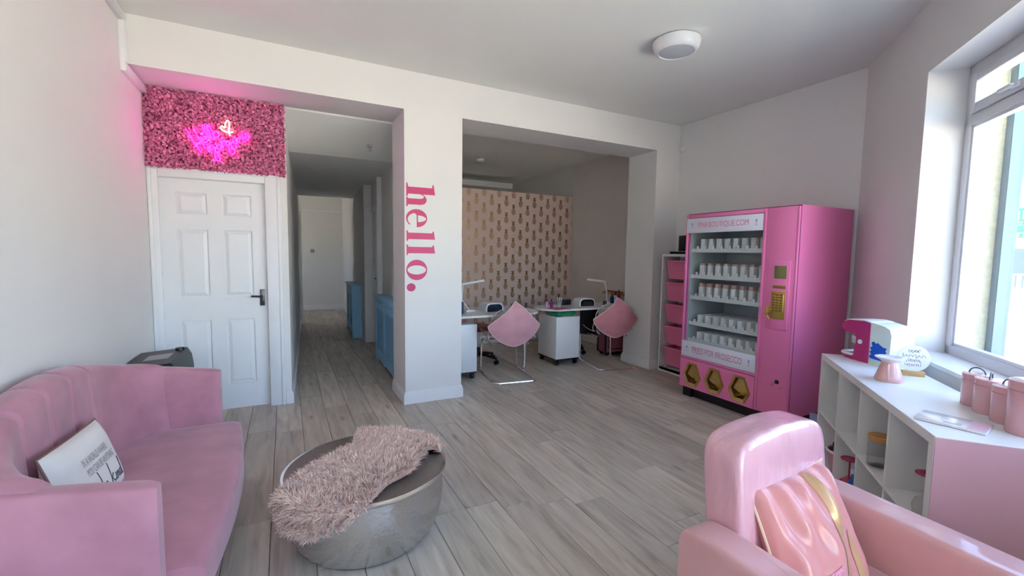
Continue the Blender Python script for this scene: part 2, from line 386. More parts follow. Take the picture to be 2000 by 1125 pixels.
struct('trim_2', dt, m_trim, label='white architrave of the side doorway')
struct('trim_3', MB().prism([(cr(6.2)-.06, 6.2), (cr(6.32)-.06, 6.32), (cr(6.32)+.01, 6.32), (cr(6.2)+.01, 6.2)], 0, 2.42), m_trim, label='white boxed pipe in the corridor')
# corridor ceilings: a soffit that drops behind the beam, then a flat part, then a taller end bay
struct('ceiling_slope', MB().prism([(YD-.02, 2.672), (YD, 2.655), (5.2, 2.432), (5.88, 2.43), (5.88, 3.0), (YD-.02, 3.0)], -.08, 1.55, 'x'), m_ceil, label='sloping soffit behind the beam')
struct('ceiling_corridor', MB().prism([(5.88, 2.43), (9.0, 2.42), (9.0, 3.0), (5.88, 3.0)], -.1, 1.55, 'x'), m_ceil, label='white flat part of the corridor ceiling')
struct('ceiling_end_bay', MB().box(-1.3, 2.4, 9.0, 11.6, 2.95, 3.15), m_ceil, label='taller ceiling at the corridor end')
skirt('baseboard_corridor_end', [(2.2, 11.46), (-1.0, 11.46)], .12)
skirt('baseboard_corridor_left', [(cx_(.03, 9.3), 9.3), (.032, YD+.01)], .12)
struct('trim_4', MB().box(-1.0, 2.2, 11.435, 11.46, 2.33, 2.37), m_trim, label='picture rail at the corridor end')
# end bay: left side with a window that lets daylight in
eb = MB().box(-1.2, -1.1, 9.2, 11.5, -.02, 1.2).box(-1.2, -1.1, 9.2, 11.5, 2.1, 3.1).box(-1.2, -1.1, 9.2, 10.0, 1.2, 2.1).box(-1.2, -1.1, 10.55, 11.5, 1.2, 2.1).box(-1.2, .25, 9.2, 9.3, -.02, 3.1)
struct('wall_end_bay', eb, m_wall, label='wall of the end bay with its window opening')
w3 = tag(bpy.data.objects.new('window_3', None), 'small window lighting the corridor end', None, None, 'structure'); C.objects.link(w3)
part('window_frame', MB().box(-1.19, -1.12, 10.0, 10.06, 1.2, 2.1).box(-1.19, -1.12, 10.49, 10.55, 1.2, 2.1).box(-1.19, -1.12, 10.06, 10.49, 1.2, 1.26).box(-1.19, -1.12, 10.06, 10.49, 2.04, 2.1), m_upvc, w3, 0)
part('pane', MB().box(-1.158, -1.152, 10.06, 10.49, 1.26, 2.04), m_glass, w3, 0)
# open door leaf seen edge-on on the left of the corridor end
d3 = tag(bpy.data.objects.new('door_2', None), 'white frame on the left near the corridor end', None, None, 'structure'); C.objects.link(d3)
part('door_frame', MB().box(cx_(.03, 9.3)-.02, cx_(.03, 9.3)+.045, 9.25, 9.36, 0, 2.08), m_trim, d3, 0)
# light switch on end wall
single('light_switch', 'small grey light switch on the corridor end wall', 'switch', MB().rbox(-.043, .043, -.01, 0, -.043, .043, .004).rbox(-.012, .012, -.016, -.008, -.02, .02, .003), mat('grey_plastic', S(170, 165, 168), .4), atY(610, 490, 11.46))
# ---------------------------------------------------------------- window wall (local x = s, local y = -o)
wroot_rot = (0, 0, KA)
ww_loc = Wp(0, 0)
ww = MB()
SILL, HEAD = .80, 2.56
WN = [(1.35, 3.56), (-1.95, -.35)]; DR = (.0, 1.0)
def wbox(mb, s0, s1, o0, o1, z0, z1): return mb.box(s0, s1, -o1, -o0, z0, z1)
TH = .39
wbox(ww, 3.56, 5.1, 0, TH, -.15, 3.1); wbox(ww, 1.35, 3.56, 0, TH, -.15, SILL); wbox(ww, 1.35, 3.56, 0, TH, HEAD, 3.1)
wbox(ww, 1.0, 1.35, 0, TH, -.15, 3.1); wbox(ww, 0, 1.0, 0, TH, 2.4, 3.1); wbox(ww, -.35, 0, 0, TH, -.15, 3.1)
wbox(ww, -1.95, -.35, 0, TH, -.15, SILL); wbox(ww, -1.95, -.35, 0, TH, HEAD, 3.1); wbox(ww, -2.9, -1.95, 0, TH, -.15, 3.1)
struct('wall_window', ww, m_wall, label='white wall with the deep shop window', loc=ww_loc, rot=wroot_rot)
struct('trim_5', wbox(MB(), 1.35, 3.56, -.015, .2, SILL, SILL+.022), m_trim, label='white window board', loc=ww_loc, rot=wroot_rot)
m_render = mat('rough_cream_render', S(214, 208, 178), .95, var=.12, vs=30, bump=.8, bs=70, bd=.012)
struct('wall_outside_reveal', wbox(wbox(MB(), 3.553, 3.60, .27, .396, .7, 2.7), 3.60, 5.3, .385, .396, -.2, 3.2), m_render, label='rough rendered outer reveal of the shop window', loc=ww_loc, rot=wroot_rot)
def window(name, s0, s1, label, mull=(), vents=()):
    w = bpy.data.objects.new(name, None); C.objects.link(w); w.location = ww_loc; w.rotation_euler = wroot_rot; tag(w, label, None, None, 'structure')
    z0, z1 = SILL+.02, HEAD; fr = MB(); o0, o1 = .195, .265; tz = 2.235
    ed = [s0]+list(mull)+[s1]
    def memb(a, b, c, d, mb=fr, oo=(o0, o1)): mb.rbox(a, b, -oo[1], -oo[0], c, d, .006, 2)
    memb(s0, s0+.06, z0, z1); memb(s1-.06, s1, z0, z1); memb(s0, s1, z0, z0+.06); memb(s0, s1, z1-.06, z1); memb(s0, s1, tz-.03, tz+.03)
    for q in mull: memb(q-.035, q+.035, z0, z1)
    part('window_frame', fr, m_upvc, w)
    gk = MB()
    for a, b in zip(ed[:-1], ed[1:]):
        a += .06 if a == s0 else .035; b -= .06 if b == s1 else .035
        part('pane', MB().box(a, b, -.234, -.23, z0+.06, tz-.03), m_glass, w, 0)
        bd = MB()
        for q in ((a, a+.018, z0+.06, tz-.03), (b-.018, b, z0+.06, tz-.03), (a, b, z0+.06, z0+.078), (a, b, tz-.048, tz-.03)): bd.box(q[0], q[1], -.245, -.205, q[2], q[3])
        part('glazing_bead', bd, m_upvc, w, 0)
        sash = MB(); c, d = tz+.03, z1-.06
        for q in ((a+.004, a+.055, c+.004, d-.004), (b-.055, b-.004, c+.004, d-.004), (a+.055, b-.055, c+.004, c+.055), (a+.055, b-.055, d-.055, d-.004)): sash.rbox(q[0], q[1], -.255, -.18, q[2], q[3], .006, 2)
        sh = part('sash', sash, m_upvc, w)
        part('pane', MB().box(a+.055, b-.055, -.234, -.23, c+.055, d-.055), m_glass, sh, 0)
        hc = b-.42 if b-a > .7 else (a+b)/2
        part('window_handle', MB().rbox(hc-.03, hc+.03, -.18, -.165, c+.018, c+.042, .004).rbox(hc-.012, hc+.1, -.168, -.145, c+.02, c+.04, .009, 3), m_trim, sh)
    return w
window('window_1', 1.35, 3.56, 'shop window with a grey-white frame and top vent above the canisters', (2.46,))
window('window_2', -1.95, -.35, 'second shop window behind the seating', (-1.15,))
dr = bpy.data.objects.new('door_3', None); C.objects.link(dr); dr.location = ww_loc; dr.rotation_euler = wroot_rot; tag(dr, 'glazed shop entrance door', None, None, 'structure')
df = MB()
for q in ((0, .07, 0, 2.4), (.93, 1.0, 0, 2.4), (0, 1, 2.33, 2.4), (0, 1, 0, .12), (0, 1, 1.0, 1.08)): df.rbox(q[0], q[1], -.26, -.19, q[2], q[3], .006)
part('door_frame', df, m_upvc, dr); part('pane', MB().box(.07, .93, -.232, -.228, 1.08, 2.33), m_glass, dr, 0); part('pane', MB().box(.07, .93, -.232, -.228, .12, 1.0), m_glass, dr, 0)
part('door_handle', MB().tube([(.12, -.15, .95), (.12, -.15, 1.35)], .012).tube([(.12, -.15, 1.0), (.12, -.2, 1.0)], .008).tube([(.12, -.15, 1.3), (.12, -.2, 1.3)], .008), m_chrome, dr)
single('shutter_rail', 'grey steel shutter rail outside the shop window', 'rail', MB().rbox(-.03, .03, -.03, .03, 0, 1.95, .006).rbox(-.05, .03, -.07, .04, -.0, .03, .004).box(-.042, -.034, -.03, .03, .03, 1.95), mat('grey_blue_steel', S(104, 122, 134), .4, .4, var=.05), Wp(3.524, .408, .75), KA)
# ---------------------------------------------------------------- door with six panels
d1 = bpy.data.objects.new('door_1', None); C.objects.link(d1); d1.location = (-.52, YD, 0); tag(d1, 'white six-panel door below the pink flower wall', None, None, 'structure')
def dl(mb): return mb
cas = MB()
ox = .52
for (a, b, c, d) in ((-.952, -.885, 0, 2.062), (-.142, -.02, 0, 2.062), (-.885, -.142, 1.985, 2.062)):
    cas.rbox(a+ox, b+ox, -.022, .002, c, d, .006, 2)
for (a, b, c, d) in ((-.9515, -.925, 0, 2.0615), (-.05, -.0205, 0, 2.0615), (-.925, -.05, 2.04, 2.0615)):
    cas.rbox(a+ox, b+ox, -.032, -.015, c, d, .006, 2)
cas.box(-.912+ox, -.895+ox, 0, .1, 0, 1.99).box(-.143+ox, -.133+ox, 0, .1, 0, 1.99).box(-.9+ox, -.135+ox, 0, .1, 1.983, 1.995)
part('door_casing', cas, m_door, d1)
cols = [(-.783, -.572), (-.46, -.25)]; rows = [(1.69, 1.875), (1.005, 1.573), (.232, .805)]
leaf = MB(); y0, y1 = .035, .07
leaf.box(-.895+ox, -.145+ox, .05, y1, .008, 1.983)
xs = [-.895, -.783, -.572, -.46, -.25, -.145]; zs = [.008, .232, .805, 1.005, 1.573, 1.69, 1.875, 1.983]
for i in range(5):
    for j in range(7):
        if i in (1, 3) and j in (1, 3, 5): continue
        leaf.box(xs[i]+ox, xs[i+1]+ox, y0, .051, zs[j], zs[j+1])
lf = part('door_leaf', leaf, m_door, d1, 0)
for a, b in cols:
    for c, d in rows:
        q = MB(); i1, i2 = .008, .034
        A = [(a+i1+ox, .049, c+i1), (b-i1+ox, .049, c+i1), (b-i1+ox, .049, d-i1), (a+i1+ox, .049, d-i1)]
        B = [(a+i2+ox, .038, c+i2), (b-i2+ox, .038, c+i2), (b-i2+ox, .038, d-i2), (a+i2+ox, .038, d-i2)]
        q.add(A+B, [(4, 5, 6, 7)]+[(k, (k+1) % 4, 4+(k+1) % 4, 4+k) for k in range(4)])
        part('panel', q, m_door, lf, 0)
hd = part('door_handle', MB().rbox(-.205+ox, -.168+ox, .022, .036, .915, 1.06, .004), mat('dark_nickel', S(92, 92, 94), .3, .9), d1)
part('lever', MB().tube([(-.187+ox, .025, 1.0), (-.187+ox, -.015, 1.0), (-.2+ox, -.025, 1.0), (-.27+ox, -.028, 1.005)], .009, 8), MATS['dark_nickel'], hd)
part('key_hole', MB().lathe([(.001, 0), (.007, 0), (.007, .002), (.001, .002)], 10), m_blackp, hd, loc=(-.187+ox, .022, .945), rot=(PI/2, 0, 0))
# ---------------------------------------------------------------- flower wall and neon sign
fl = thing('flower_wall', 'panel of dense pink artificial blossoms above the white door', 'flower wall', (-.467, YD, 2.06))
part('backing', MB().box(-.486, .486, -.03, 0, .0, .606), mat('pink_backing', S(150, 60, 95), .8), fl, 0)
m_pet = mat('pink_petals', S(236, 132, 172), .6, isl=.38)
NP = 8200
px = rng.uniform(-.49, .492, NP); pz = rng.uniform(-.008, .613, NP); py = -.03-rng.uniform(0, .028, NP)
sz = rng.uniform(.008, .017, NP); V = np.zeros((NP, 6, 3)); base = np.array([[-.25, 0, 0], [.25, 0, 0], [.55, .5, .18], [-.55, .5, .18], [.3, 1, .55], [-.3, 1, .55]])
ax = rng.normal(size=(NP, 3)); ax[:, 1] = -np.abs(ax[:, 1])-.35; ax /= np.linalg.norm(ax, axis=1)[:, None]
ht = rng.normal(size=(NP, 3)); ux = np.cross(ax, ht); ux /= np.linalg.norm(ux, axis=1)[:, None]; uz = np.cross(ax, ux)
for k in range(6): V[:, k] = np.stack([px, py, pz], 1)+(ux*base[k, 0]+uz*(base[k, 1]-.5)+ax*base[k, 2])*sz[:, None]*1.25
mb = MB(); mb.v = [tuple(q) for q in V.reshape(-1, 3)]
for i in range(NP): k = i*6; mb.f += [(k, k+1, k+2, k+3), (k+3, k+2, k+4, k+5)]
part('blossom', mb, m_pet, fl, 0, kind='stuff')
nroot = thing('neon_sign', 'glowing pink neon sign reading Hello gorgeous with a white heart', 'neon sign', (-.45, YD-.07, 2.3))
def nz(x, y):
    p = atY(340+x/10.228, 220+y/10.228, YD-.075); return (p.x+.45, p.y-(YD-.07), p.z-2.3)
m_neon = mat('neon_magenta', (1, .008, .62, 1), .4, emit=5); m_neonw = mat('neon_warm_white', (1, .8, .5, 1), .4, emit=1.2)
hello = [[(230, 320), (330, 470), (400, 590), (480, 710), (545, 800)], [(400, 320), (470, 470), (560, 610), (630, 730)],
 [(395, 690), (470, 625), (540, 570), (620, 530), (652, 488), (610, 472), (562, 530), (590, 590), (650, 580), (700, 530), (645, 430), (565, 300), (578, 248), (640, 330), (690, 450), (740, 520), (705, 400), (655, 290), (690, 255), (750, 350), (785, 450), (800, 490), (785, 425), (830, 378), (892, 420), (885, 478), (820, 492), (795, 450)]]
gorg = [[(795, 690), (740, 645), (695, 690), (720, 752), (790, 730), (812, 680), (820, 740), (812, 850), (840, 940), (890, 962), (920, 910), (880, 840), (830, 760), (842, 690), (865, 640), (905, 630), (942, 690), (920, 742), (880, 730), (858, 672)],
 [(925, 590), (960, 640), (990, 700)], [(945, 640), (965, 575), (1010, 556), (1040, 600)],
 [(1085, 590), (1045, 560), (1042, 622), (1082, 640), (1120, 590), (1110, 640), (1095, 700), (1120, 800), (1180, 830), (1215, 780), (1180, 700), (1130, 640), (1172, 592), (1222, 560), (1230, 512), (1190, 512), (1172, 572), (1202, 620), (1252, 600), (1242, 532), (1282, 508), (1312, 560), (1282, 600), (1252, 575)],
 [(1290, 500), (1312, 462), (1342, 520), (1372, 530), (1382, 480), (1352, 430), (1392, 500), (1420, 512), (1432, 450), (1402, 410), (1452, 430), (1482, 490), (1472, 552), (1422, 540)]]
heart = [[(1010, 300), (960, 268), (925, 295), (960, 345), (1040, 385), (1120, 397), (1178, 390)], [(1020, 305), (1018, 240), (1040, 180), (1070, 155), (1100, 190), (1105, 260), (1095, 340), (1100, 400), (1120, 462)]]
for nm, st, mm, r in (('word_hello', hello, m_neon, .0028), ('word_gorgeous', gorg, m_neon, .0027), ('heart', heart, m_neonw, .0045)):
    q = MB()
    for s_ in st: q.tube([nz(*p) for p in spline(s_, 5)], r, 6)
    part(nm, q, mm, nroot)
for bx_, bz_ in ((-.1, .02), (.12, .02), (.02, -.1)): part('bracket', MB().tube([(bx_, 0, bz_), (bx_, .045, bz_)], .004), m_chrome, nroot)
# ---------------------------------------------------------------- trunking on the left wall
tr = thing('cable_trunking', 'white cable trunking running round the beam on the left wall', 'cable trunking', (XL, YB, 2.6))
part('ceiling_run', MB().rbox(0, .03, -5.2, 0, .33, .395, .004).rbox(.028, .034, -5.2, 0, .345, .38, .002), m_trim, tr)
part('drop', MB().rbox(0, .03, -.055, -.001, .059, .331, .002).rbox(.028, .034, -.042, -.012, .06, .33, .002), m_trim, tr)
part('beam_run', MB().rbox(0, .03, -.055, .48, .0, .06, .004).rbox(.028, .034, -.05, .44, .014, .046, .002), m_trim, tr)
# ---------------------------------------------------------------- hello. lettering on the pillar
m_vinyl = mat('raspberry_vinyl', S(205, 42, 110), .45)
def serif_l(w, flag=True, hgt=.267):
    a = w*.22; b = w*.82
    return [[(0, 0), (w, 0), (w, .010), (b, .018), (b, hgt), (w*.05, hgt-.012), (w*.05, hgt-.022), (a, hgt-.028), (a, .018), (0, .010)]]
Lh = [[(0, 0), (.12, 0), (.12, .010), (.097, .018), (.097, .125), (.104, .150), (.118, .163), (.131, .155), (.138, .13), (.138, .018), (.126, .010), (.126, 0), (.21, 0), (.21, .010), (.192, .018), (.192, .13), (.185, .163), (.167, .182), (.143, .188), (.117, .176), (.097, .152), (.097, .267), (.005, .252), (.005, .242), (.035, .238), (.035, .018), (0, .010)]]
ew, eh = .163, .188
Le = [ell(ew/2, eh/2, ew/2, eh/2+.003, 40, .07, 2*PI-.75, True)+ell(ew/2+.012, eh/2, ew/2-.022, eh/2-.012, 20, 2*PI-.72, PI+.25, True)+[(.052, eh*.5), (ew-.002, eh*.5)],
      ell(ew/2+.004, eh*.56, .030, eh*.40, 16, 0, PI, True)]
Lo = [ell(.0935, .094, .0935, .097, 48), ell(.0935, .094, .042, .086, 40)]
Ld = [ell(.0375, .041, .0375, .041, 28)]
lt = thing('wall_lettering', 'raspberry pink vinyl word hello with a full stop, reading downwards on the pillar', 'lettering', (.979, YB, 2.03))
for nm, L, a0 in (('letter_h', Lh, 0), ('letter_e', Le, .232), ('letter_l', serif_l(.097), .424), ('letter_l', serif_l(.097), .552), ('letter_o', Lo, .69), ('full_stop', Ld, .905)):
    v, f = loops2d(L); part(nm, flat(v, f, lambda a, b: (b, -.0015, -(a+a0))), m_vinyl, lt, 0)
# ---------------------------------------------------------------- ceiling fittings
cl_ = thing('ceiling_lamp', 'round white bulkhead ceiling lamp with a grey diffuser, switched off', 'ceiling lamp', (2.62, 2.46, ZC))
part('housing', MB().lathe([(.10, -.008), (.168, -.008), (.17, -.018), (.163, -.05), (.148, -.078), (.128, -.085), (.126, -.075), (.1, -.07)], 48), m_trim, cl_, 50)
part('backplate', MB().lathe([(.1, .0), (.152, .0), (.152, -.0085), (.1, -.0085)], 48), m_trim, cl_)
part('diffuser', MB().lathe([(.001, -.088), (.07, -.087), (.11, -.083), (.127, -.077), (.127, -.06), (.001, -.06)], 48), mat('opal_diffuser', S(196, 198, 206), .4), cl_, 50)
single('smoke_detector', 'small round white smoke detector on the alcove ceiling', 'smoke detector', MB().lathe([(.001, 0), (.058, 0), (.06, -.015), (.05, -.034), (.03, -.04), (.001, -.04)], 28), m_trim, atZ(938, 311, ZA))
single('motion_sensor', 'small round white sensor high on the wall by the right opening', 'sensor', MB().lathe([(.001, 0), (.03, 0), (.036, .012), (.03, .03), (.018, .034), (.012, .026), (.001, .026)], 24), m_trim, (XR, 3.93, 2.715)).rotation_euler = (0, -PI/2, 0)
single('sprinkler_hook', 'small hook fitting on the sloping corridor ceiling', 'ceiling hook', MB().lathe([(.001, .02), (.022, .02), (.022, 0), (.008, -.004), (.008, -.03), (.018, -.036), (.001, -.038)], 16), mat('grey_plastic', S(170, 165, 168), .4), (.82, 4.85, 2.495))
# ---------------------------------------------------------------- radiator covers
m_blue = mat('sky_blue_paint', S(150, 202, 236), .5, var=.02); m_mesh = mat('blue_grille', S(128, 176, 212), .6, bump=.6, bs=260, bd=.004, tex='voronoi')
def rad(y0, y1, label):
    ln = y1-y0; r = thing('radiator_cover', label, 'radiator cover', (cr((y0+y1)/2)-.003, (y0+y1)/2, 0), -math.atan(.017 if y0 < 7 else .04))
    d, h = .15, .86; L = ln/2
    q = MB().box(-d, -d+.018, -L, L, .70, .775).box(-d, -d+.018, -L, L, .79, h-.02)
    for a_, b_ in ((-L, -L*.8), (-L*.2, L*.2), (L*.8, L)): q.box(-d, -d+.018, a_, b_, .775, .79)
    q.box(-d, -d+.018, -L, -L+.07, 0, .7).box(-d, -d+.018, L-.07, L, 0, .7).box(-d, -d+.018, -.05, .05, .1, .7)
    q.prism([(-L, .17), (L, .17), (L, .0), (L-.09, 0), (L-.13, .07), (.1, .07), (0, .045), (-.1, .07), (-L+.13, .07), (-L+.09, 0), (-L, 0)], -d, -d+.018, 'x')
    part('front_frame', q, m_blue, r, 0)
    part('top_board', MB().rbox(-d-.025, 0, -L-.025, L+.025, h-.02, h, .006), m_blue, r)
    for s in (-1, 1): part('side_panel', MB().box(-d, 0, s*L-.009, s*L+.009, 0, h-.02), m_blue, r, 0)
    for s in (-1, 1): part('grille', MB().box(-d+.006, -d+.012, min(s*.05, s*(L-.07)), max(s*.05, s*(L-.07)), .17, .7), m_mesh, r, 0)
rad(4.62, 5.84, 'sky blue slotted radiator cover next to the white pillar')
rad(7.46, 8.5, 'sky blue radiator cover deeper in the corridor past the side doorway')
# ---------------------------------------------------------------- vending machine
VX, VY = 3.5531, 2.0314; VW, VD, VH, VZ = 1.0817, .785, 1.8213, .1
vm = thing('vending_machine', 'bright pink prosecco vending machine with a glass front and gold fittings', 'vending machine', (VX, VY, 0))
m_vp = mat('vending_pink', S(238, 126, 180), .32, var=.012, vs=3, coat=.25); m_gold = mat('brushed_gold', S(196, 164, 92), .32, .85, var=.06, vs=30)
m_dgold = mat('dark_gold', S(150, 122, 62), .4, .7); m_vin = mat('machine_liner', S(196, 206, 204), .5)
GY0, GY1 = .285, 1.06      # glass zone, from the near side
sh = MB().box(.03, VD, 0, .02, VZ, VH).box(.03, VD, VW-.02, VW, VZ, VH).box(.03, VD, .02, VW-.02, VH-.02, VH).box(VD-.02, VD, .02, VW-.02, VZ, VH-.02).box(.03, VD-.02, .02, VW-.02, VZ, VZ+.02)
part('cabinet', sh, m_vp, vm, 0)
part('seam', MB().box(.018, .03, .004, .012, VZ, VH-.004).box(.018, .03, .012, VW-.012, VH-.012, VH-.004).box(.018, .03, VW-.012, VW-.004, VZ, VH-.004), m_blackp, vm, 0)
lin = MB().box(.05, .6, GY1+.0, VW-.021, .4, 1.78).box(.05, .6, GY0-.025, GY0-.01, .4, 1.78).box(.05, .6, GY0-.02, VW-.021, 1.775, 1.785).box(.05, .6, GY0-.02, VW-.021, .40, .415)
part('liner', lin, m_vin, vm, 0)
part('liner_back', MB().box(.6, .612, GY0-.02, VW-.021, .4, 1.78), m_vin, vm, 0)
dfm = MB().rbox(0, .022, 0, .012, VZ, VH-.012, .003)
dfm.rbox(-.004, .022, .262, GY0, VZ, VH-.01, .004).rbox(0, .022, GY1, VW, VZ+.29, VH-.01, .004).rbox(0, .022, GY0, GY1, 1.776, VH-.01, .004).rbox(0, .022, GY0, GY1, .388, .41, .004)
part('door_frame', dfm, m_vp, vm)
colm = part('control_column', MB().rbox(.002, .022, .012, .262, VZ, VH-.01, .004), m_vp, vm)
part('control_panel', MB().rbox(-.008, .003, .042, .222, .82, 1.385, .005), m_vp, colm)
part('display', MB().rbox(-.012, -.006, .067, .165, 1.236, 1.34, .003), mat('olive_screen', S(120, 118, 70), .3), colm)
part('card_slot', MB().rbox(-.011, -.006, .07, .172, 1.155, 1.18, .003).box(-.0125, -.01, .08, .162, 1.165, 1.17), m_dgold, colm)
kp = part('keypad', MB().rbox(-.011, -.006, .064, .182, .905, 1.13, .004), m_gold, colm)
key = MB().rbox(-.016, -.01, -.011, .011, -.007, .007, .003).mesh('key', m_dgold)
for r in range(7):
    for c in range(3): part('key', key, None, kp, loc=(0, .098+c*.03, 1.105-r*.0215))
part('key', MB().rbox(-.016, -.01, .075, .084, .97, 1.11, .003), mat('pale_gold', S(226, 204, 110), .3, .6), kp)
part('coin_knob', MB().tube([(-.008, .19, .975), (-.03, .19, .975)], [.03, .024], 16).rbox(-.05, -.03, .182, .198, .93, 1.0, .006).tube([(-.04, .19, .935), (-.04, .17, .90)], .007), m_gold, colm)
part('coin_return', MB().rbox(-.004, .004, .083, .113, .375, .405, .002), m_blackp, colm)
for a in ((.142, .352), (.07, .345)): part('lock', MB().lathe([(.001, 0), (.008, 0), (.008, .004), (.001, .004)], 12), m_gold, colm, loc=(.003, *a), rot=(0, -PI/2, 0))
def hexp(r, yc, zc, ks=1): return [(yc+a*r*ks, zc+b*r) for a, b in ((-.42, 1), (.42, 1), (.9, -.18), (.46, -1), (-.46, -1), (-.9, -.18))]
HY = (.931, .68, .423)
lps = [[(GY0+.003, VZ), (VW, VZ), (VW, .384), (GY0+.003, .384)]]+[hexp(.09, y_, .246) for y_ in HY]
v, f = loops2d(lps); q = MB().add([(0, *p) for p in v], f).add([(.022, *p) for p in v], f)
for lq in lps:
    n_ = len(lq); q.add([(0, *p) for p in lq]+[(.022, *p) for p in lq], [(k, (k+1) % n_, n_+(k+1) % n_, n_+k) for k in range(n_)])
lp = part('lower_panel', q, m_vp, vm, 0)
for yc in HY:
    h = MB(); o_, i_ = hexp(.116, yc, .24), hexp(.09, yc, .246)
    h.add([(-.012, *p) for p in o_]+[(-.004, *p) for p in i_]+[(.003, *p) for p in o_]+[(.1, *p) for p in i_], [(k, (k+1) % 6, 6+(k+1) % 6, 6+k) for k in range(6)]+[(k, (k+1) % 6, 12+(k+1) % 6, 12+k) for k in range(6)]+[(6+k, 6+(k+1) % 6, 18+(k+1) % 6, 18+k) for k in range(6)]+[(18, 19, 20, 21, 22, 23)])
    hh = part('hatch', h, m_gold, lp, 0)
    fp = [(yc-.036, .325), (yc+.036, .325), (yc+.066, .232), (yc+.03, .214), (yc, .205), (yc-.03, .212), (yc-.066, .23)]
    part('flap', MB().add([(.012+(z_-.205)*.12, y_, z_) for y_, z_ in fp]+[(.016+(z_-.205)*.12, y_, z_) for y_, z_ in fp], [tuple(range(7)), tuple(range(13, 6, -1))]+[(k, (k+1) % 7, 7+(k+1) % 7, 7+k) for k in range(7)]), m_gold, hh, 0)
m_ban = mat('white_banner', S(226, 226, 238), .35); m_btx = mat('banner_pink_print', S(220, 128, 168), .5); m_bic = mat('banner_lilac_print', S(176, 160, 196), .5)
def banner(nm, z0, z1, txt, w):
    b = part(nm, MB().rbox(-.002, .012, GY0+.002, GY1+.012, z0, z1, .002), m_ban, vm)
    yc = (GY0+GY1)/2+.005; zc = (z0+z1)/2
    v, f = text2d(txt, w, .06); part('lettering', flat(v, f, lambda a, c: (-.0035, yc-a, zc+c)), m_btx, b, 0)
    for s in (-1, 1):
        q = MB()
        for pl in ([(-.009, .026), (.009, .026), (.006, .004), (0, 0), (-.006, .004)], [(-.0018, .001), (.0018, .001), (.0018, -.02), (-.0018, -.02)], [(-.009, -.02), (.009, -.02), (.009, -.024), (-.009, -.024)]):
            q.add([(-.0035, yc+s*.33+a, zc+c) for a, c in pl], [tuple(range(len(pl)))])
        part('glass_icon', q, m_bic, b, 0)
banner('top_banner', 1.632, 1.772, 'PINKBOUTIQUE.COM', .52); banner('bottom_banner', .412, .566, 'PRESS FOR PROSECCO', .53)
part('pane', MB().box(.008, .012, GY0, GY1, .566, 1.632), clear('machine_glass', (.93, .95, .95, 1), .6), vm, 0)
part('plinth', MB().box(.06, VD-.05, .03, VW-.03, 0, VZ).box(.03, .09, VW-.12, VW-.02, 0, VZ), m_blackp, vm, 0)
m_shelf = mat('shelf_white', S(228, 232, 230), .4); m_tag = mat('tag_white', S(236, 236, 236), .5)
SH = [1.47, 1.215, 1.005, .745, .575]
m_carton = mat('white_carton', S(240, 240, 238), .5); m_cap = mat('blush_carton_top', S(216, 172, 160), .5)
tag_me = MB().rbox(.058, .066, -.012, .012, .0, .038, .002).mesh('price_tag', m_tag)
proto = {}
ORD = ['first', 'second', 'third', 'fourth', 'fifth', 'sixth', 'seventh', 'eighth']
def CL(si, k): return ['slim white carton', 'white blush-topped carton', 'white tall-topped carton', 'long white carton', 'long white carton'][si]+', '+ORD[k]+' from the keypad side, '+['top', 'second', 'third', 'fourth', 'bottom'][si]+' vending shelf'
for si, z in enumerate(SH):
    s_ = part('shelf', MB().box(.068, .58, GY0-.005, GY1-.002, z-.006, z).box(.064, .07, GY0-.005, GY1-.002, z-.026, z+.012), m_shelf, vm, 0)
    for k in range(8):
        yk = GY0+.05+k*.087
        part('price_tag', tag_me, None, s_, loc=(.004, yk+.042, z-.002))
        dv = MB().box(.1, .56, yk+.038, yk+.041, z, z+.03); part('divider', dv, m_shelf, s_, 0)
        if si not in proto:
            tall = si < 3; hgt = .105 if si < 3 else .085; dep = .07 if tall else .42
            b = MB().rbox(0, dep, -.021, .021, 0, hgt, .003)
            nm = 'prosecco_carton'
            lab = CL(si, k)
            grp = ['top', 'second', 'third', 'fourth', 'bottom'][si]+' shelf cartons in the vending machine'
            r = thing(nm, lab, 'carton', (VX+.078, VY+yk, z), 0, grp); part('box', b, m_carton, r)
            if si in (1, 2): part('top_label', MB().rbox(.003, dep-.003, -.018, .018, hgt-.001, hgt+(.02 if si == 1 else .035), .004), m_cap, r)
            proto[si] = r
        else: dup(proto[si], (VX+.078, VY+yk, z), 0, CL(si, k))
# ---------------------------------------------------------------- drawer tower behind the vending machine
tf = thing('drawer_tower', 'tall white storage tower with five pink bins beside the vending machine', 'storage unit', (4.07, 3.45, 0))
m_white_wood = mat('white_frame_wood', S(238, 236, 232), .45); m_bin = mat('pink_bin_plastic', S(232, 122, 160), .4)
TW_, TDp, TH_ = .46, .296, 1.43
part('frame', MB().box(0, TDp, 0, .018, 0, TH_).box(0, TDp, TW_-.018, TW_, 0, TH_).box(0, TDp, .018, TW_-.018, TH_-.03, TH_).box(0, TDp, .018, TW_-.018, .02, .05).box(TDp-.006, TDp, .018, TW_-.018, .05, TH_-.03).box(0, .02, .018, TW_-.018, 0, .05), m_white_wood, tf, 0)
for k in range(13):
    z = .1+k*.095
    for s in (.018, TW_-.026): part('runner', MB().box(.0, TDp-.01, s, s+.008, z, z+.018), m_white_wood, tf, 0)
binm = MB()
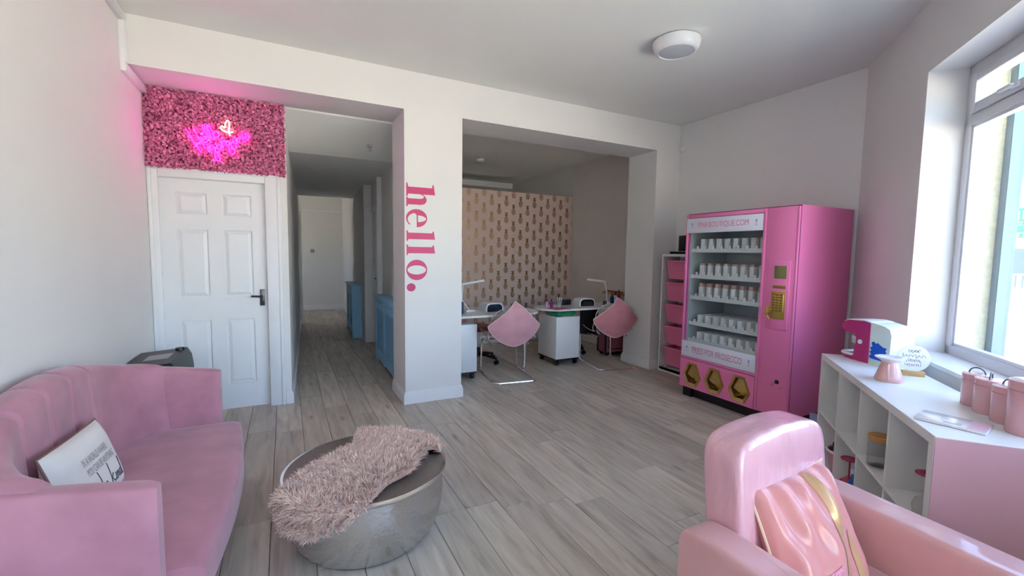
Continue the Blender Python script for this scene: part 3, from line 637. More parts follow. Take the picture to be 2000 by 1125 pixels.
def ringbin(mb):
    o_ = [(.0, .0), (.22, 0), (.22, .36), (0, .36)]
    b = [(.02, .025), (.2, .025), (.2, .335), (.02, .335)]
    n0 = [(x, y, .0) for x, y in b]; n1 = [(x, y, .215) for x, y in o_]; i1 = [(x+(.008 if x < .1 else -.008), y+(.008 if y < .1 else -.008), .215) for x, y in o_]; i0 = [(x+(.008 if x < .1 else -.008), y+(.008 if y < .1 else -.008), .01) for x, y in b]
    fs = [(3, 2, 1, 0)]+[(12, 13, 14, 15)]
    for a in (0, 4, 8): fs += [(a+k, a+(k+1) % 4, a+4+(k+1) % 4, a+4+k) for k in range(4)]
    mb.add(n0+n1+i1+i0, fs); mb.rbox(-.018, .006, .0, .36, .2, .222, .005); mb.box(0, .22, -.02, .0, .208, .217); mb.box(0, .22, .36, .38, .208, .217); return mb
bm_ = ringbin(binm).mesh('storage_bin', m_bin); fixn(bm_)
for k in range(5):
    z = .085+k*.262
    o = bpy.data.objects.new('storage_bin', bm_); C.objects.link(o); o.location = (4.07+.03, 3.45+.05, z)
    tag(o, ['lowest pink plastic bin of the white storage tower', 'pink plastic bin second from the bottom of the storage tower', 'middle pink plastic bin of the white storage tower', 'pink plastic bin second from the top of the storage tower', 'topmost pink plastic bin of the white storage tower'][k], 'storage bin', 'bins in the storage tower')
pt = thing('card_terminal', 'black screen on a stand on top of the white storage tower', 'screen', (4.12, 3.7, TH_), -.15)
part('base', MB().rbox(-.03, .12, -.13, .13, 0, .03, .006), m_blackp, pt)
part('screen', MB().rbox(.06, .08, -.12, .09, .03, .22, .006), m_blackp, pt)
part('glass', MB().rbox(.057, .061, -.11, .08, .04, .21, .002), mat('dark_screen', S(14, 16, 18), .12), pt)
single('paper_sheet', 'small white paper sheet beside the black screen on the tower', 'paper', MB().box(-.04, .04, -.06, .06, 0, .004), m_carton, (4.10, 3.60, TH_+.0305), .2)
# ---------------------------------------------------------------- cube shelf under the window
KS0, KO = 2.0025, -.082
kx = thing('cube_shelf', 'low white cube shelf with a pink end panel under the window', 'shelf unit', Wp(KS0, KO), KA)
KL, KD, KH = 1.47, .39, .77
part('top_board', MB().rbox(0, KL, 0, KD, KH-.038, KH, .0015, 1), m_lam, kx)
part('bottom_board', MB().box(.0, KL, 0, KD, 0.0, .038), m_lam, kx, 0)
part('side_panel', MB().box(KL-.038, KL, 0, KD, .038, KH-.038), m_lam, kx, 0)
part('side_panel', MB().box(.002, .038, 0, KD, .038, KH-.038), m_lam, kx, 0)
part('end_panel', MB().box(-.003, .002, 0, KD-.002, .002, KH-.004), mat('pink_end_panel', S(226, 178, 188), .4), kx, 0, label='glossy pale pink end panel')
for k in (1, 2, 3):
    x = .038+k*(KL-.076)/4
    part('divider', MB().box(x-.008, x+.008, 0, KD-.002, .038, KH-.038), m_lam, kx, 0)
for k in range(4):
    x0 = .038+k*(KL-.076)/4+(.008 if k else 0); x1 = .038+(k+1)*(KL-.076)/4-(.008 if k < 3 else 0)
    part('middle_shelf', MB().box(x0, x1, 0, KD-.002, KH/2-.008, KH/2+.008), m_lam, kx, 0)
    part('back_panel', MB().box(x0, x1, 0, .003, .038, KH-.038), m_lam, kx, 0)
def on_k(s, o, z=KH): return Wp(s, o, z)
# coffee machine: local +x is its front
m_mag = mat('magenta_plastic', S(188, 34, 118), .28, coat=.3); m_white = mat('white_plastic', S(240, 240, 240), .35)
cm = thing('coffee_machine', 'magenta and white pod coffee machine at the far end of the cube shelf', 'coffee machine', (3.235, 1.352, KH), math.radians(71.5))
L_ = .1675; hw = .08
part('body', MB().prism([(-.04, 0), (.09, 0), (.085, .02), (.062, .035), (.055, .12), (.062, .168), (.062, .2), (-.04, .2)], -hw, hw, 'y'), m_mag, cm, 0)
part('side_rib', MB().prism([(-.04, 0), (.03, 0), (.02, .02), (-.008, .06), (-.012, .12), (.0, .17), (-.04, .17)], hw-.001, hw+.005, 'y'), m_mag, cm, 0)
hp = [(.15, .197), (.142, .18), (.1, .168), (-.04, .165), (-.04, .245), (.0, .252), (.10, .246), (.138, .234), (.15, .215)]
part('head', MB().prism(hp, -hw-.004, hw+.004, 'y'), m_mag, cm, 40)
part('lid', MB().prism([(-.04, .246), (.0, .2535), (.10, .2475), (.136, .236), (.136, .24), (.10, .254), (.0, .26), (-.04, .254)], -hw, hw, 'y'), m_white, cm, 40)
part('drip_tray', MB().prism(rrect(.02, .172, -.072, .072, .06, 6), .0, .022), m_mag, cm)
part('tray_rim', MB().tube([(x, y, .03) for x, y in rrect(.024, .176, -.075, .075, .06, 6)], .009, 8, closed=True), m_white, cm)
part('spout', MB().rbox(.078, .105, .035, .055, .1, .15, .004), m_white, cm)
part('pod_clip', MB().rbox(.05, .075, hw-.002, hw+.006, .105, .15, .004), mat('silver_plastic', S(190, 190, 196), .3, .4), cm)
part('button', MB().lathe([(.001, 0), (.014, 0), (.014, .006), (.001, .006)], 18), m_white, cm, loc=(.02, hw, .122), rot=(-PI/2, 0, 0))
tank = part('water_tank', MB().prism([(-.04, .0), (-.04, .252), (-.12, .24), (-.155, .225), (-.168, .19), (-.16, .0)], -hw, hw, 'y'), mat('pale_clear_tank', S(222, 240, 238), .25, coat=.3), cm, 40, label='pale tank with a blue painted patch')
bp = [(-.048, .035), (-.043, .05), (-.056, .06), (-.043, .074), (-.056, .085), (-.044, .098), (-.06, .11), (-.052, .132), (-.066, .14), (-.08, .128), (-.09, .136), (-.122, .115), (-.146, .112), (-.139, .096), (-.145, .084), (-.137, .066), (-.142, .05), (-.13, .03)]
part('blue_patch', MB().prism(bp, hw, hw+.0015, 'y'), mat('blue_paint', S(10, 92, 214), .5), tank, 0)
# pot
pot = thing('ceramic_pot', 'pale pink glazed pot with a wide base and flared white rim on the shelf', 'pot', (2.805, 1.098, KH), .5)
m_pinkc = mat('pink_glaze', S(228, 178, 172), .25, coat=.4)
part('body', MB().lathe([(.001, 0), (.058, 0), (.062, .006), (.058, .02), (.047, .055), (.038, .085), (.035, .1), (.028, .1), (.001, .095)], 40), m_pinkc, pot, 50)
part('rim', MB().lathe([(.028, .096), (.036, .1), (.045, .11), (.064, .12), (.066, .124), (.06, .126), (.04, .118), (.001, .116)], 40), mat('cream_glaze', S(240, 232, 228), .25, coat=.4), pot, 50)
part('handle', MB().tube(spline([(-.036, .01, .092), (-.062, .014, .088), (-.074, .015, .055), (-.066, .012, .022), (-.052, .008, .016)], 5), .006, 8), m_pinkc, pot)
# disc sign on a wooden block
ds = thing('disc_sign', 'round white disc sign with grey handwriting on a wooden block', 'sign', (3.045, 1.09, KH), math.radians(-52))
part('block', MB().rbox(-.05, .05, -.018, .018, 0, .026, .003), mat('light_wood', S(200, 160, 100), .5, var=.12, vs=20, stretch=(1, 8, 8)), ds)
disc = part('disc', MB().lathe([(.001, 0), (.072, 0), (.0725, .002), (.072, .004), (.001, .004)], 48), mat('white_acrylic', S(240, 238, 238), .2), ds, loc=(0, .002, .0955), rot=(PI/2, 0, 0))
for r, (zz, w) in enumerate(((.04, .05), (.014, .1), (-.012, .06), (-.036, .07))):
    pts = [(-w/2+w*k/22+.004*math.sin(k*2.1+r), zz+.0075*math.sin(k*1.55+r*2)*(1 if k % 7 else 1.7), .0042) for k in range(23)]
    part('handwriting', MB().tube(pts, .0011, 5), mat('grey_ink', S(130, 120, 122), .6), disc)
# canisters
m_can = mat('blush_enamel', S(224, 172, 174), .22, coat=.5); m_steel = mat('dark_wire', S(96, 96, 104), .3, .9)
def canister(loc, r, h, rz, label, ring=True):
    t = thing('canister', label, 'canister', loc, rz, 'pink canisters on the cube shelf')
    part('body', MB().lathe([(.001, 0), (r-.003, 0), (r, .004), (r, h*.8), (r+.003, h*.805), (r+.003, h*.815), (r-.002, h*.82), (.001, h*.82)], 40), m_can, t, 40)
    part('lid', MB().lathe([(.001, h*.815), (r-.001, h*.815), (r+.001, h*.825), (r+.001, h*.985), (r-.004, h), (.001, h+.002)], 40), m_can, t, 40)
    part('handle', MB().tube([(q*math.cos(a), 0, h-.002+.028*math.sin(a)) for q in (r*.62,) for a in [PI*k/14 for k in range(15)]], .0028, 6), m_steel, t)
canister((2.678, .737, KH), .046, .142, 1.35, 'blush pink lidded canister next to the disc sign end of the row')
canister((2.592, .672, KH), .0475, .146, .15, 'blush pink lidded canister with a broad wire handle, second along the row')
canister((2.508, .598, KH), .0475, .146, .9, 'blush pink lidded canister standing against the largest canister')
canister((2.416, .513, KH), .066, .2, .6, 'largest blush pink canister at the end of the row')
# booklet on the shelf edge
bk = thing('display_board', 'thin white display board with a pink corner lying on the shelf edge', 'board', (2.302, .688, KH), math.atan2(-.198, .026))
part('board', MB().rbox(-.1, .1, -.07, .07, .001, .011, .002), mat('white_board_gloss', S(240, 236, 238), .2, coat=.4), bk)
part('pink_corner', MB().box(.045, .098, -.068, .068, .011, .0115), mat('pale_pink_print', S(232, 196, 208), .3), bk, 0)
part('caption', MB().box(-.02, .03, -.05, -.043, .011, .0114), mat('grey_ink', S(130, 120, 122), .6), bk, 0); part('caption', MB().box(.01, .03, -.03, -.025, .011, .0114), MATS['grey_ink'], bk, 0)
# things in the cubes
jar = thing('glass_jar', 'clear glass jar with a wooden lid in the cube shelf', 'jar', on_k(2.60, -.42, KH/2+.008))
part('jar_glass', MB().lathe([(.001, 0), (.046, 0), (.05, .006), (.05, .115), (.044, .13), (.04, .13), (.045, .113), (.045, .008), (.001, .006)], 32), clear('jar_clear', (.95, .96, .95, 1), .6), jar, 40)
part('wooden_lid', MB().lathe([(.001, .128), (.044, .128), (.05, .132), (.05, .152), (.046, .156), (.001, .156)], 32), mat('amber_wood', S(196, 142, 78), .45, var=.1, vs=20), jar, 40)
part('letter_mark', MB().tube([(-.03+.012*math.cos(a), -.0505+.0, .08+.014*math.sin(a)) for a in [.6+k*.42 for k in range(13)]], .002, 5), MATS['grey_ink'], jar)
m_redgl = mat('raspberry_glass', S(206, 24, 84), .12, coat=.5, trans=.25)
def goblet(loc, label, sc, m_foot, m_bowl):
    t = thing('wine_glass', label, 'wine glass', loc)
    part('bowl', MB().lathe([(.034*sc, 0), (.04*sc, .03*sc), (.042*sc, .055*sc), (.034*sc, .08*sc), (.014*sc, .096*sc), (.006*sc, .102*sc), (.001, .102*sc), (.001, .098*sc), (.012*sc, .093*sc), (.031*sc, .078*sc), (.039*sc, .055*sc), (.037*sc, .03*sc), (.031*sc, 0)], 28, loop=True), m_bowl, t, 50)
    part('stem', MB().lathe([(.006*sc, .1*sc), (.0035*sc, .115*sc), (.0035*sc, .175*sc), (.007*sc, .185*sc)], 12), m_bowl, t)
    part('foot', MB().lathe([(.001, .183*sc), (.03*sc, .187*sc), (.038*sc, .190*sc), (.038*sc, .194*sc), (.001, .190*sc)], 28), m_foot, t, 50)
goblet(on_k(2.985, -.42, .039), 'raspberry wine glass standing upside down in the lower cube', 1.15, m_redgl, m_redgl)
goblet(on_k(2.13, -.43, KH/2+.009), 'clear upturned wine glass with red foot in the cube by the pink end panel', .95, m_redgl, clear('jar_clear'))
bb = thing('blue_bottle', 'slim blue bottle beside the upturned raspberry glass', 'bottle', on_k(2.845, -.44, .038))
part('body', MB().lathe([(.001, 0), (.024, 0), (.026, .005), (.026, .14), (.014, .165), (.012, .2), (.001, .2)], 24), mat('blue_label', S(40, 96, 190), .3, var=.35, vs=18), bb, 40)
part('cap', MB().lathe([(.001, .198), (.0135, .198), (.0135, .225), (.001, .225)], 20), mat('pale_blue_plastic', S(196, 214, 232), .3), bb, 40)
bs = thing('gift_basket', 'white and pink basket of red trinkets in the lower cube by the vending machine', 'basket', on_k(3.27, -.36, .038))
part('tub', MB().lathe([(.001, 0), (.07, 0), (.072, .004), (.098, .15), (.1, .16), (.094, .16), (.068, .01), (.001, .008)], 32), mat('pink_tub', S(206, 150, 170), .4), bs, 40)
part('tub_rim', MB().lathe([(.092, .15), (.101, .15), (.104, .158), (.1, .166), (.093, .162)], 32, loop=True), m_white, bs, 40)
for k in range(7):
    a = k*.9; part('trinket', MB().lathe([(.001, -.025), (.018, -.018), (.026, 0), (.02, .016), (.012, .024), (.001, .026)], 12), mat(['red_trinket', 'crimson_trinket', 'brown_trinket'][k % 3], [S(190, 24, 60), S(214, 50, 96), S(90, 40, 40)][k % 3], .35), bs, 50, loc=(.045*math.cos(a) if k else 0, .045*math.sin(a) if k else 0, .16+.012*(k % 3)), rot=(k*.7, k*.4, 0))
gb = thing('gift_box', 'low pink box with a pale blue lid on the floor beside the vending machine', 'box', (3.60, 1.78, 0), .5)
part('box', MB().rbox(-.13, .13, -.09, .09, 0, .16, .004), mat('pink_card', S(232, 120, 160), .5), gb); part('lid', MB().rbox(-.134, .134, -.094, .094, .15, .185, .004), mat('pale_blue_card', S(150, 170, 200), .5), gb)
# ---------------------------------------------------------------- hammered drum table and fur throw
TX, TY, TR, TZ = .345, 2.235, .39, .337
m_ham = mat('hammered_steel', (.66, .67, .69, 1), .2, 1, bump=.28, bs=62, bd=.005, tex='voronoi'); m_ttop = mat('brushed_pewter', (.26, .25, .24, 1), .5, 1, var=.05, vs=40, bump=.1, bs=60, bd=.003, tex='voronoi')
tb = thing('drum_table', 'round hammered metal drum coffee table', 'coffee table', (TX, TY, 0))
part('drum', MB().lathe([(.29, 0), (.312, .004), (.335, .03), (.358, .08), (.372, .14), (.378, .2), (.376, .26), (.372, .3), (.372, TZ-.012)], 72), m_ham, tb, 60)
part('rim', MB().lathe([(.36, TZ-.02), (TR-.004, TZ-.02), (TR+.003, TZ-.012), (TR+.003, TZ-.004), (TR-.004, TZ+.001), (.36, TZ-.002)], 72, loop=True), m_chrome, tb, 50)
part('top', MB().lathe([(.001, TZ-.01), (.384, TZ-.01), (.384, TZ), (.001, TZ+.0005)], 72), m_ttop, tb, 50)
outl = [(-.04, .21), (-.005, .33), (.0, .385), (.06, .385), (.13, .355), (.22, .31), (.33, .19), (.38, .06), (.375, -.045), (.33, -.02), (.27, -.05), (.215, -.145), (.135, -.22), (.055, -.26), (-.02, -.345), (-.07, -.39), (-.14, -.42), (-.23, -.42), (-.36, -.385), (-.43, -.31), (-.465, -.217), (-.42, -.137), (-.345, -.08), (-.27, .02), (-.16, .12)]
O2 = np.array(spline(outl, 4, True))
def inside(x, y):
    xi, yi = O2[:, 0], O2[:, 1]; xj, yj = np.roll(xi, 1), np.roll(yi, 1)
    return (np.sum(((yi > y) != (yj > y)) & (x < (xj-xi)*(y-yi)/(yj-yi+1e-12)+xi)) % 2) == 1
def drape(x, y, t=0.0):
    """position and normal of the hide: flat on the top, bent over the rim"""
    r = math.hypot(x, y); c, s = (x/r, y/r) if r > 1e-6 else (1, 0); R0 = TR-.012; b = .03
    if r < R0: return np.array([x, y, TZ+.004+t]), np.array([0, 0, 1.])
    d = r-R0; a = min(d/b, PI/2); rr = R0+b*math.sin(a); zz = TZ+.004-b*(1-math.cos(a))
    if d > b*PI/2: zz -= d-b*PI/2
    nn = np.array([c*math.sin(a), s*math.sin(a), math.cos(a)]); return np.array([c*rr, s*rr, zz])+nn*t, nn
ft = thing('fur_throw', 'blush pink long-haired sheepskin throw draped over the drum table', 'throw', (TX, TY, 0))
hm = MB(); cen = np.array([-.02, -.02]); rings = 9; nO = len(O2)
for t_ in (0.001, .012):
    k0 = len(hm.v)
    for q in range(rings+1):
        for p in O2:
            xy = cen+(p-cen)*(q/rings)*(1 if t_ < .005 else .985); hm.v.append(tuple(drape(*xy, t_)[0]))
    for q in range(rings):
        for i in range(nO): hm.f.append((k0+q*nO+i, k0+q*nO+(i+1) % nO, k0+(q+1)*nO+(i+1) % nO, k0+(q+1)*nO+i))
part('hide', hm, mat('sheepskin_hide', S(240, 206, 196), .9), ft)
NS = 24000; hv = []; hf = []
cnt = 0
while cnt < NS:
    x, y = rng.uniform(-.5, .42), rng.uniform(-.47, .42)
    if not inside(x, y): continue
    p, nn = drape(x, y, .008)
    fl_ = np.array([math.sin(x*9+y*5)+.6*math.sin(y*14), math.cos(x*7-y*8)+.3, 0])*.55 + (np.array([x, y, 0])-np.array([-.02, -.02, 0]))*1.6
    tuft = np.array([math.sin(x*70+3*math.sin(y*40)), math.cos(y*66+3*math.sin(x*37)), 0])*.5
    d = nn*.7+fl_*.8+tuft+rng.normal(size=3)*.2; 
    d -= nn*min(0, d@nn); d /= np.linalg.norm(d)
    ln = rng.uniform(.034, .062); w = rng.uniform(.001, .0021)
    sd_ = np.cross(d, nn+rng.normal(size=3)*.2); sd_ /= np.linalg.norm(sd_)+1e-9
    mid = p+d*ln*.55+nn*.002; d2 = d*.8-nn*.45+rng.normal(size=3)*.15; tip = mid+d2*ln*.5
    tip = tip if (tip-p)@nn > -.004 else tip+nn*(.0-(tip-p)@nn)
    k = len(hv); hv += [tuple(p-sd_*w), tuple(p+sd_*w), tuple(mid+sd_*w*.9), tuple(mid-sd_*w*.9), tuple(tip)]
    hf += [(k, k+1, k+2, k+3), (k+3, k+2, k+4)]; cnt += 1
fm = MB(); fm.v = hv; fm.f = hf
part('fur_pile', fm, mat('blush_fur', S(252, 210, 195), .65, isl=.26, sheen=.5), ft, 0, kind='stuff')
# ---------------------------------------------------------------- sofa against the left wall
m_vel = mat('dusty_pink_velvet', S(180, 124, 140), .75, var=.17, vs=6, bump=.08, bs=220, bd=.002, sheen=.4)
so = thing('sofa', 'dusty pink velvet two-seat sofa with a fluted curved back', 'sofa', (-.93, 2.34, 0))
SL, SR_ = -.68, .68                      # inner faces of the arms (local y)
def zt(y): return .77+.135*max(0, math.cos(y/.72*PI/2))**1.0
seams = [-.34, -.145, .045, .24]
def backf(u, v):
    """closed profile: u along the sofa, v round the section"""
    y = SL-.05+(SR_-SL+.1)*u; top = zt(y); zb = .30
    d = max(0, min(y-SL, SR_-y)); cv = .24*(1-math.sqrt(max(0, 1-((.40-d)/.41)**2))) if d < .40 else 0
    xf = .14+cv; xr = .0
    t = v*4
    if t < 1.6:      # front face bottom -> top, slightly reclined
        k = t/1.6; z = zb+(top-.05-zb)*k; x = xf+.035*(1-k)
    elif t < 2.4:    # rolled top
        a = (t-1.6)/.8*PI; hx = (xf-xr)/2; x = xr+hx+hx*math.cos(a); z = top-.05+.05*math.sin(a)
    elif t < 3.4: k = t-2.4; x = xr; z = top-.05-(top-.05-zb)*k
    else: k = (t-3.4)/.6; x = xr+(xf+.035-xr)*k; z = zb
    if t < 2.1:
        for s in seams:
            fade = min(1, max(0, (z-.5)/.1)) ; x -= .013*fade*math.exp(-((y-s)/.009)**2); z -= (.009*math.exp(-((y-s)/.009)**2) if t > 1.55 else 0)
    return (x, y, z)
q = MB().grid(backf, 240, 44, wrapv=True); q.f.append(tuple(range(44))); q.f.append(tuple(240*44+k for k in range(44)))
part('backrest', q, m_vel, so, 60)
def armf(sgn):
    yi = SR_ if sgn > 0 else SL
    def f(u, v):
        # u: back -> front along x ; v round section
        x = .0+.575*u; top = .775-.075*u**1.3+.02*math.cos(u*PI*2)*0
        th = .095; a = v*2*PI
        c, s = math.cos(a), math.sin(a); e = .35
        yy = (abs(c)**e)*(1 if c > 0 else -1); zz = (abs(s)**e)*(1 if s > 0 else -1)
        zc_, hz = (top+.2)/2, (top-.2)/2
        endr = 1-.35*max(0, (u-.93)/.07)**2
        return (x, yi+sgn*(th/2-.01)+yy*th/2*endr, zc_+zz*hz*(1-.02*max(0, (u-.93)/.07)**2))
    return f
for sgn in (1, -1):
    q = MB().grid(armf(sgn), 40, 48, wrapv=True); n_ = 48
    q.f.append(tuple(range(n_))); q.f.append(tuple(40*n_+k for k in range(n_)))
    part('arm', q, m_vel, so, 50)
def seatf(u, v):
    y = (SL-.0)+(SR_-SL)*u; a = v*2*PI; c, s = math.cos(a), math.sin(a); e = .3
    xx = (abs(c)**e)*(1 if c > 0 else -1); zz = (abs(s)**e)*(1 if s > 0 else -1)
    bow = .05*math.cos((u-.5)*PI)
    x0, x1 = .06, .675+bow; crown = .02*math.sin(u*PI)
    ee = min(u, 1-u)/.03; ed = .9+.1*min(1, ee)
    return ((x0+x1)/2+xx*(x1-x0)/2, y, .315+zz*(.085+(crown if zz > 0 else 0))*ed)
q = MB().grid(seatf, 50, 64, wrapv=True); q.f.append(tuple(range(64))); q.f.append(tuple(50*64+k for k in range(64)))
part('seat', q, m_vel, so, 50)
part('base', MB().rbox(.03, .62, SL, SR_, .17, .26, .02), m_vel, so)
for x in (.06, .585):
    for y in (-.71, .71): part('leg', MB().tube([(x, y, .21), (x+.01, y, 0)], [.02, .011], 10), m_blackp, so)
# lumbar cushion with print
def pillow(w, h, t, pin=.05, fold=None):
    def f(u, v, side):
        a, b = 2*u-1, 2*v-1
        x = a*w/2*(1-pin*(1-b*b)); y = b*h/2*(1-pin*(1-a*a))
        z = side*t*max(0, (1-a**4)*(1-b**4))**.55
        if fold: z += side*fold(a, b)*min(1, 6*(1-abs(a)))*min(1, 6*(1-abs(b)))
        return x, y, z
    return f
def pillow_mb(f, nu=30, nv=30):
    return MB().grid(lambda u, v: f(u, v, 1), nu, nv).grid(lambda u, v: f(u, v, -1), nu, nv)
def oriented(o, c, xa, ya):
    xa = Vector(xa).normalized(); za = xa.cross(Vector(ya)).normalized(); ya = za.cross(xa)
    M_ = Matrix((xa, ya, za)).transposed().to_4x4(); M_.translation = Vector(c); o.matrix_world = M_
fold = lambda a, b: .004*math.sin(b*9+a*3)*max(0, -a-.2)+.003*math.sin(b*14)*max(0, -a-.4)
pf = pillow(.47, .29, .045, .03, fold)
lc = thing('lumbar_cushion', 'white lumbar cushion with grey lettering ending in be kind on the sofa', 'cushion')
oriented(lc, (-.695, 2.18, .555), (.02, 1, -.05), (-.32, 0, 1))
part('cover', pillow_mb(pf), mat('white_linen', S(228, 222, 216), .85, bump=.15, bs=300, bd=.002, var=.03, vs=8), lc, 60)
part('piping', MB().tube([pf(u, v, 0) for u, v in [(k/20, 0) for k in range(20)]+[(1, k/14) for k in range(14)]+[(1-k/20, 1) for k in range(20)]+[(0, 1-k/14) for k in range(14)]], .004, 6, closed=True), mat('taupe_piping', S(128, 100, 92), .8), lc)
def on_p(f, w, h, off=.0012):
    def g(x, y): u, v = x/w+.5, y/h+.5; q = f(u, v, 1); return (q[0], q[1], q[2]+off)
    return g
g_ = on_p(pf, .47, .29)
m_ink = mat('soft_grey_ink', S(150, 146, 146), .8); m_ink2 = mat('charcoal_ink', S(82, 84, 92), .8)
for txt, w, x0, y0, hh, mm in (('IN A WORLD WHERE', .22, .0, .05, .030, m_ink), ('YOU CAN BE ANYTHING', .25, .02, .008, .030, m_ink)):
    v, f = text2d(txt, w, hh); part('print_line', flat(v, f, lambda a, b: g_(a+x0, b+y0)), mm, lc, 0)
scr = [[(0, 10), (.6, 6), (.3, 0), (.5, 0), (1.6, 1.4), (1.9, 2.9), (1.2, 3.2), (.7, 1.5)], [(2.6, 1.4), (3.9, 2.4), (3.4, 3.4), (2.6, 2.2), (2.9, .4), (4, .2), (5, 1.2)],
       [(7.8, 10), (7.5, 5), (7.2, 0)], [(9.3, 4.2), (7.6, 2.2), (8.4, 1.6), (9.6, 0), (10.4, .8)], [(11, 3.4), (10.8, .4), (11.4, .3)], [(12, 3.2), (12, 0), (12.5, 2.4), (13.3, 3.2), (13.5, .4), (14, .2)], [(16.4, 3), (15, 3), (14.8, .4), (16.2, 1), (17, 9), (16.6, 3), (16.8, .2), (17.4, .4)]]
for s_ in scr:
    part('script_stroke', MB().tube([g_(-.05+x*.0122, -.098+y*.0088) for x, y in spline(s_, 4)], .0021, 5), m_ink2, lc)
# dark appliance behind the sofa
bx = thing('black_cabinet', 'black box-shaped appliance with a silver label behind the sofa', 'appliance', (-.79, 3.79, 0))
part('body', MB().prism([(-.155, 0), (.155, 0), (.155, .54), (.145, .62), (.12, .67), (-.155, .648)][::-1], -.3, .24, 'y'), mat('charcoal_plastic', S(44, 46, 48), .45, var=.1), bx, 30)
part('top_lid', MB().add([(-.15, -.28, .6493), (.115, -.28, .6705), (.115, .22, .6705), (-.15, .22, .6493)], [(0, 1, 2, 3)]), MATS['charcoal_plastic'], bx, 0)
part('label_plate', MB().add([(-.07, -.12, .6575), (.07, -.12, .6683), (.07, .06, .6683), (-.07, .06, .6575)], [(0, 1, 2, 3)]), mat('silver_label', S(150, 150, 152), .4), bx, 0)
part('dial', MB().lathe([(.001, 0), (.03, 0), (.028, .02), (.001, .022)], 20), m_blackp, bx, loc=(.09, .15, .666))
# ---------------------------------------------------------------- armchair by the shelf
m_ac = mat('blush_velvet', S(212, 158, 156), .5, var=.06, vs=6, sheen=.4, coat=.8, bump=.12, bs=4, bd=.02); m_pl = mat('plastic_wrapped_blush', S(222, 168, 178), .35, var=.04, vs=5, bump=.5, bs=3.2, bd=.03, coat=1.0, stretch=(5, 5, 1.3))
ac = thing('armchair', 'blush pink armchair with a high back still in clear wrap, by the cube shelf', 'armchair', (1.42, .45, 0), math.radians(2))
def superbox(x0, x1, y0, y1, z0, z1, fn=None, e=.28, nu=36, nv=28):
    def f(u, v):
        th = u*2*PI; ph = (v-.5)*PI
        p_ = lambda t: (abs(t)**e)*(1 if t >= 0 else -1)
        a, b, c = p_(math.cos(ph))*p_(math.cos(th)), p_(math.cos(ph))*p_(math.sin(th)), p_(math.sin(ph))
        q = ((x0+x1)/2+a*(x1-x0)/2, (y0+y1)/2+b*(y1-y0)/2, (z0+z1)/2+c*(z1-z0)/2)
        return fn(*q) if fn else q
    return MB().grid(f, nu, nv, wrapu=True)
crown = lambda x, y, z: (x, y+.10*max(0, (z-.45))*1.0-.02, z+(.03*(1-((x)/.25)**2) if z > .75 else 0))
part('backrest', superbox(-.245, .245, .33, .47, .3, .842, crown, .22, 64, 48), m_pl, ac, 70, label='pink backrest under shiny clear wrap')
for s in (-1, 1):
    part('arm', superbox(min(s*.245, s*.375), max(s*.245, s*.375), -.36, .455, .1, .605, lambda x, y, z: (x, y, z-.05*max(0, -(y-.3))*(1 if z > .3 else 0)), .16, 44, 36), m_ac, ac, 60)
part('seat_cushion', superbox(-.248, .248, -.34, .36, .27, .43, None, .2, 44, 24), m_ac, ac, 60)
part('base', MB().rbox(-.25, .25, -.33, .44, .12, .3, .01), m_ac, ac)
for x in (-.33, .33):
    for y in (-.31, .40): part('leg', MB().tube([(x, y, .13), (x, y, 0)], [.022, .014], 10), m_blackp, ac)
sat_fold = lambda a, b: .010*math.sin(a*15+b*2.5+1.2*math.sin(b*3))*max(0, b+.45)+.008*math.sin(a*8-b*3.5)*(1-.4*b)
sf = pillow(.40, .40, .065, .05, sat_fold)
sc_ = thing('satin_cushion', 'gathered pink satin cushion with gold ribbons on the armchair', 'cushion')
oriented(sc_, (1.425, .725, .535), (1, .02, .03), (.12, .42, 1))
m_sat = mat('pink_satin', S(222, 152, 148), .22, var=.06, vs=5, sheen=.3); m_gsat = mat('gold_satin', S(214, 174, 132), .3, .3)
part('cover', pillow_mb(sf, 64, 40), m_sat, sc_, 70)
part('piping', MB().tube([sf(u, v, 0) for u, v in [(k/20, 0) for k in range(20)]+[(1, k/20) for k in range(20)]+[(1-k/20, 1) for k in range(20)]+[(0, 1-k/20) for k in range(20)]], .0045, 6, closed=True), mat('cream_gold_piping', S(240, 214, 184), .35), sc_)
part('top_band', MB().tube([sf(.02+.96*k/20, .995, 0) for k in range(21)], .011, 8), MATS['cream_gold_piping'], sc_)
def strip(f, u0, v0, u1, v1, w, off=.002, n=24, bend=0):
    q = MB()
    def g(a, b):
        u = u0+(u1-u0)*a+(b-.5)*w+bend*math.sin(a*PI); v = v0+(v1-v0)*a; p = f(u, v, 1); return (p[0], p[1], p[2]+off)
    return q.grid(g, n, 4)
part('ribbon', strip(sf, .62, .98, .60, .02, .07, bend=.05), m_gsat, sc_, 60); part('ribbon', strip(sf, .80, .5, .76, .02, .06), m_gsat, sc_, 60)
part('sequin_patch', MB().grid(lambda a, b: (lambda p: (p[0], p[1], p[2]+.002))(sf(.06+.46*a, .02+(.22+.1*a)*b, 1)), 16, 10), mat('pink_sequins', S(232, 150, 170), .35, var=.3, vs=90, bump=.8, bs=160, bd=.004, tex='voronoi'), sc_, 60)
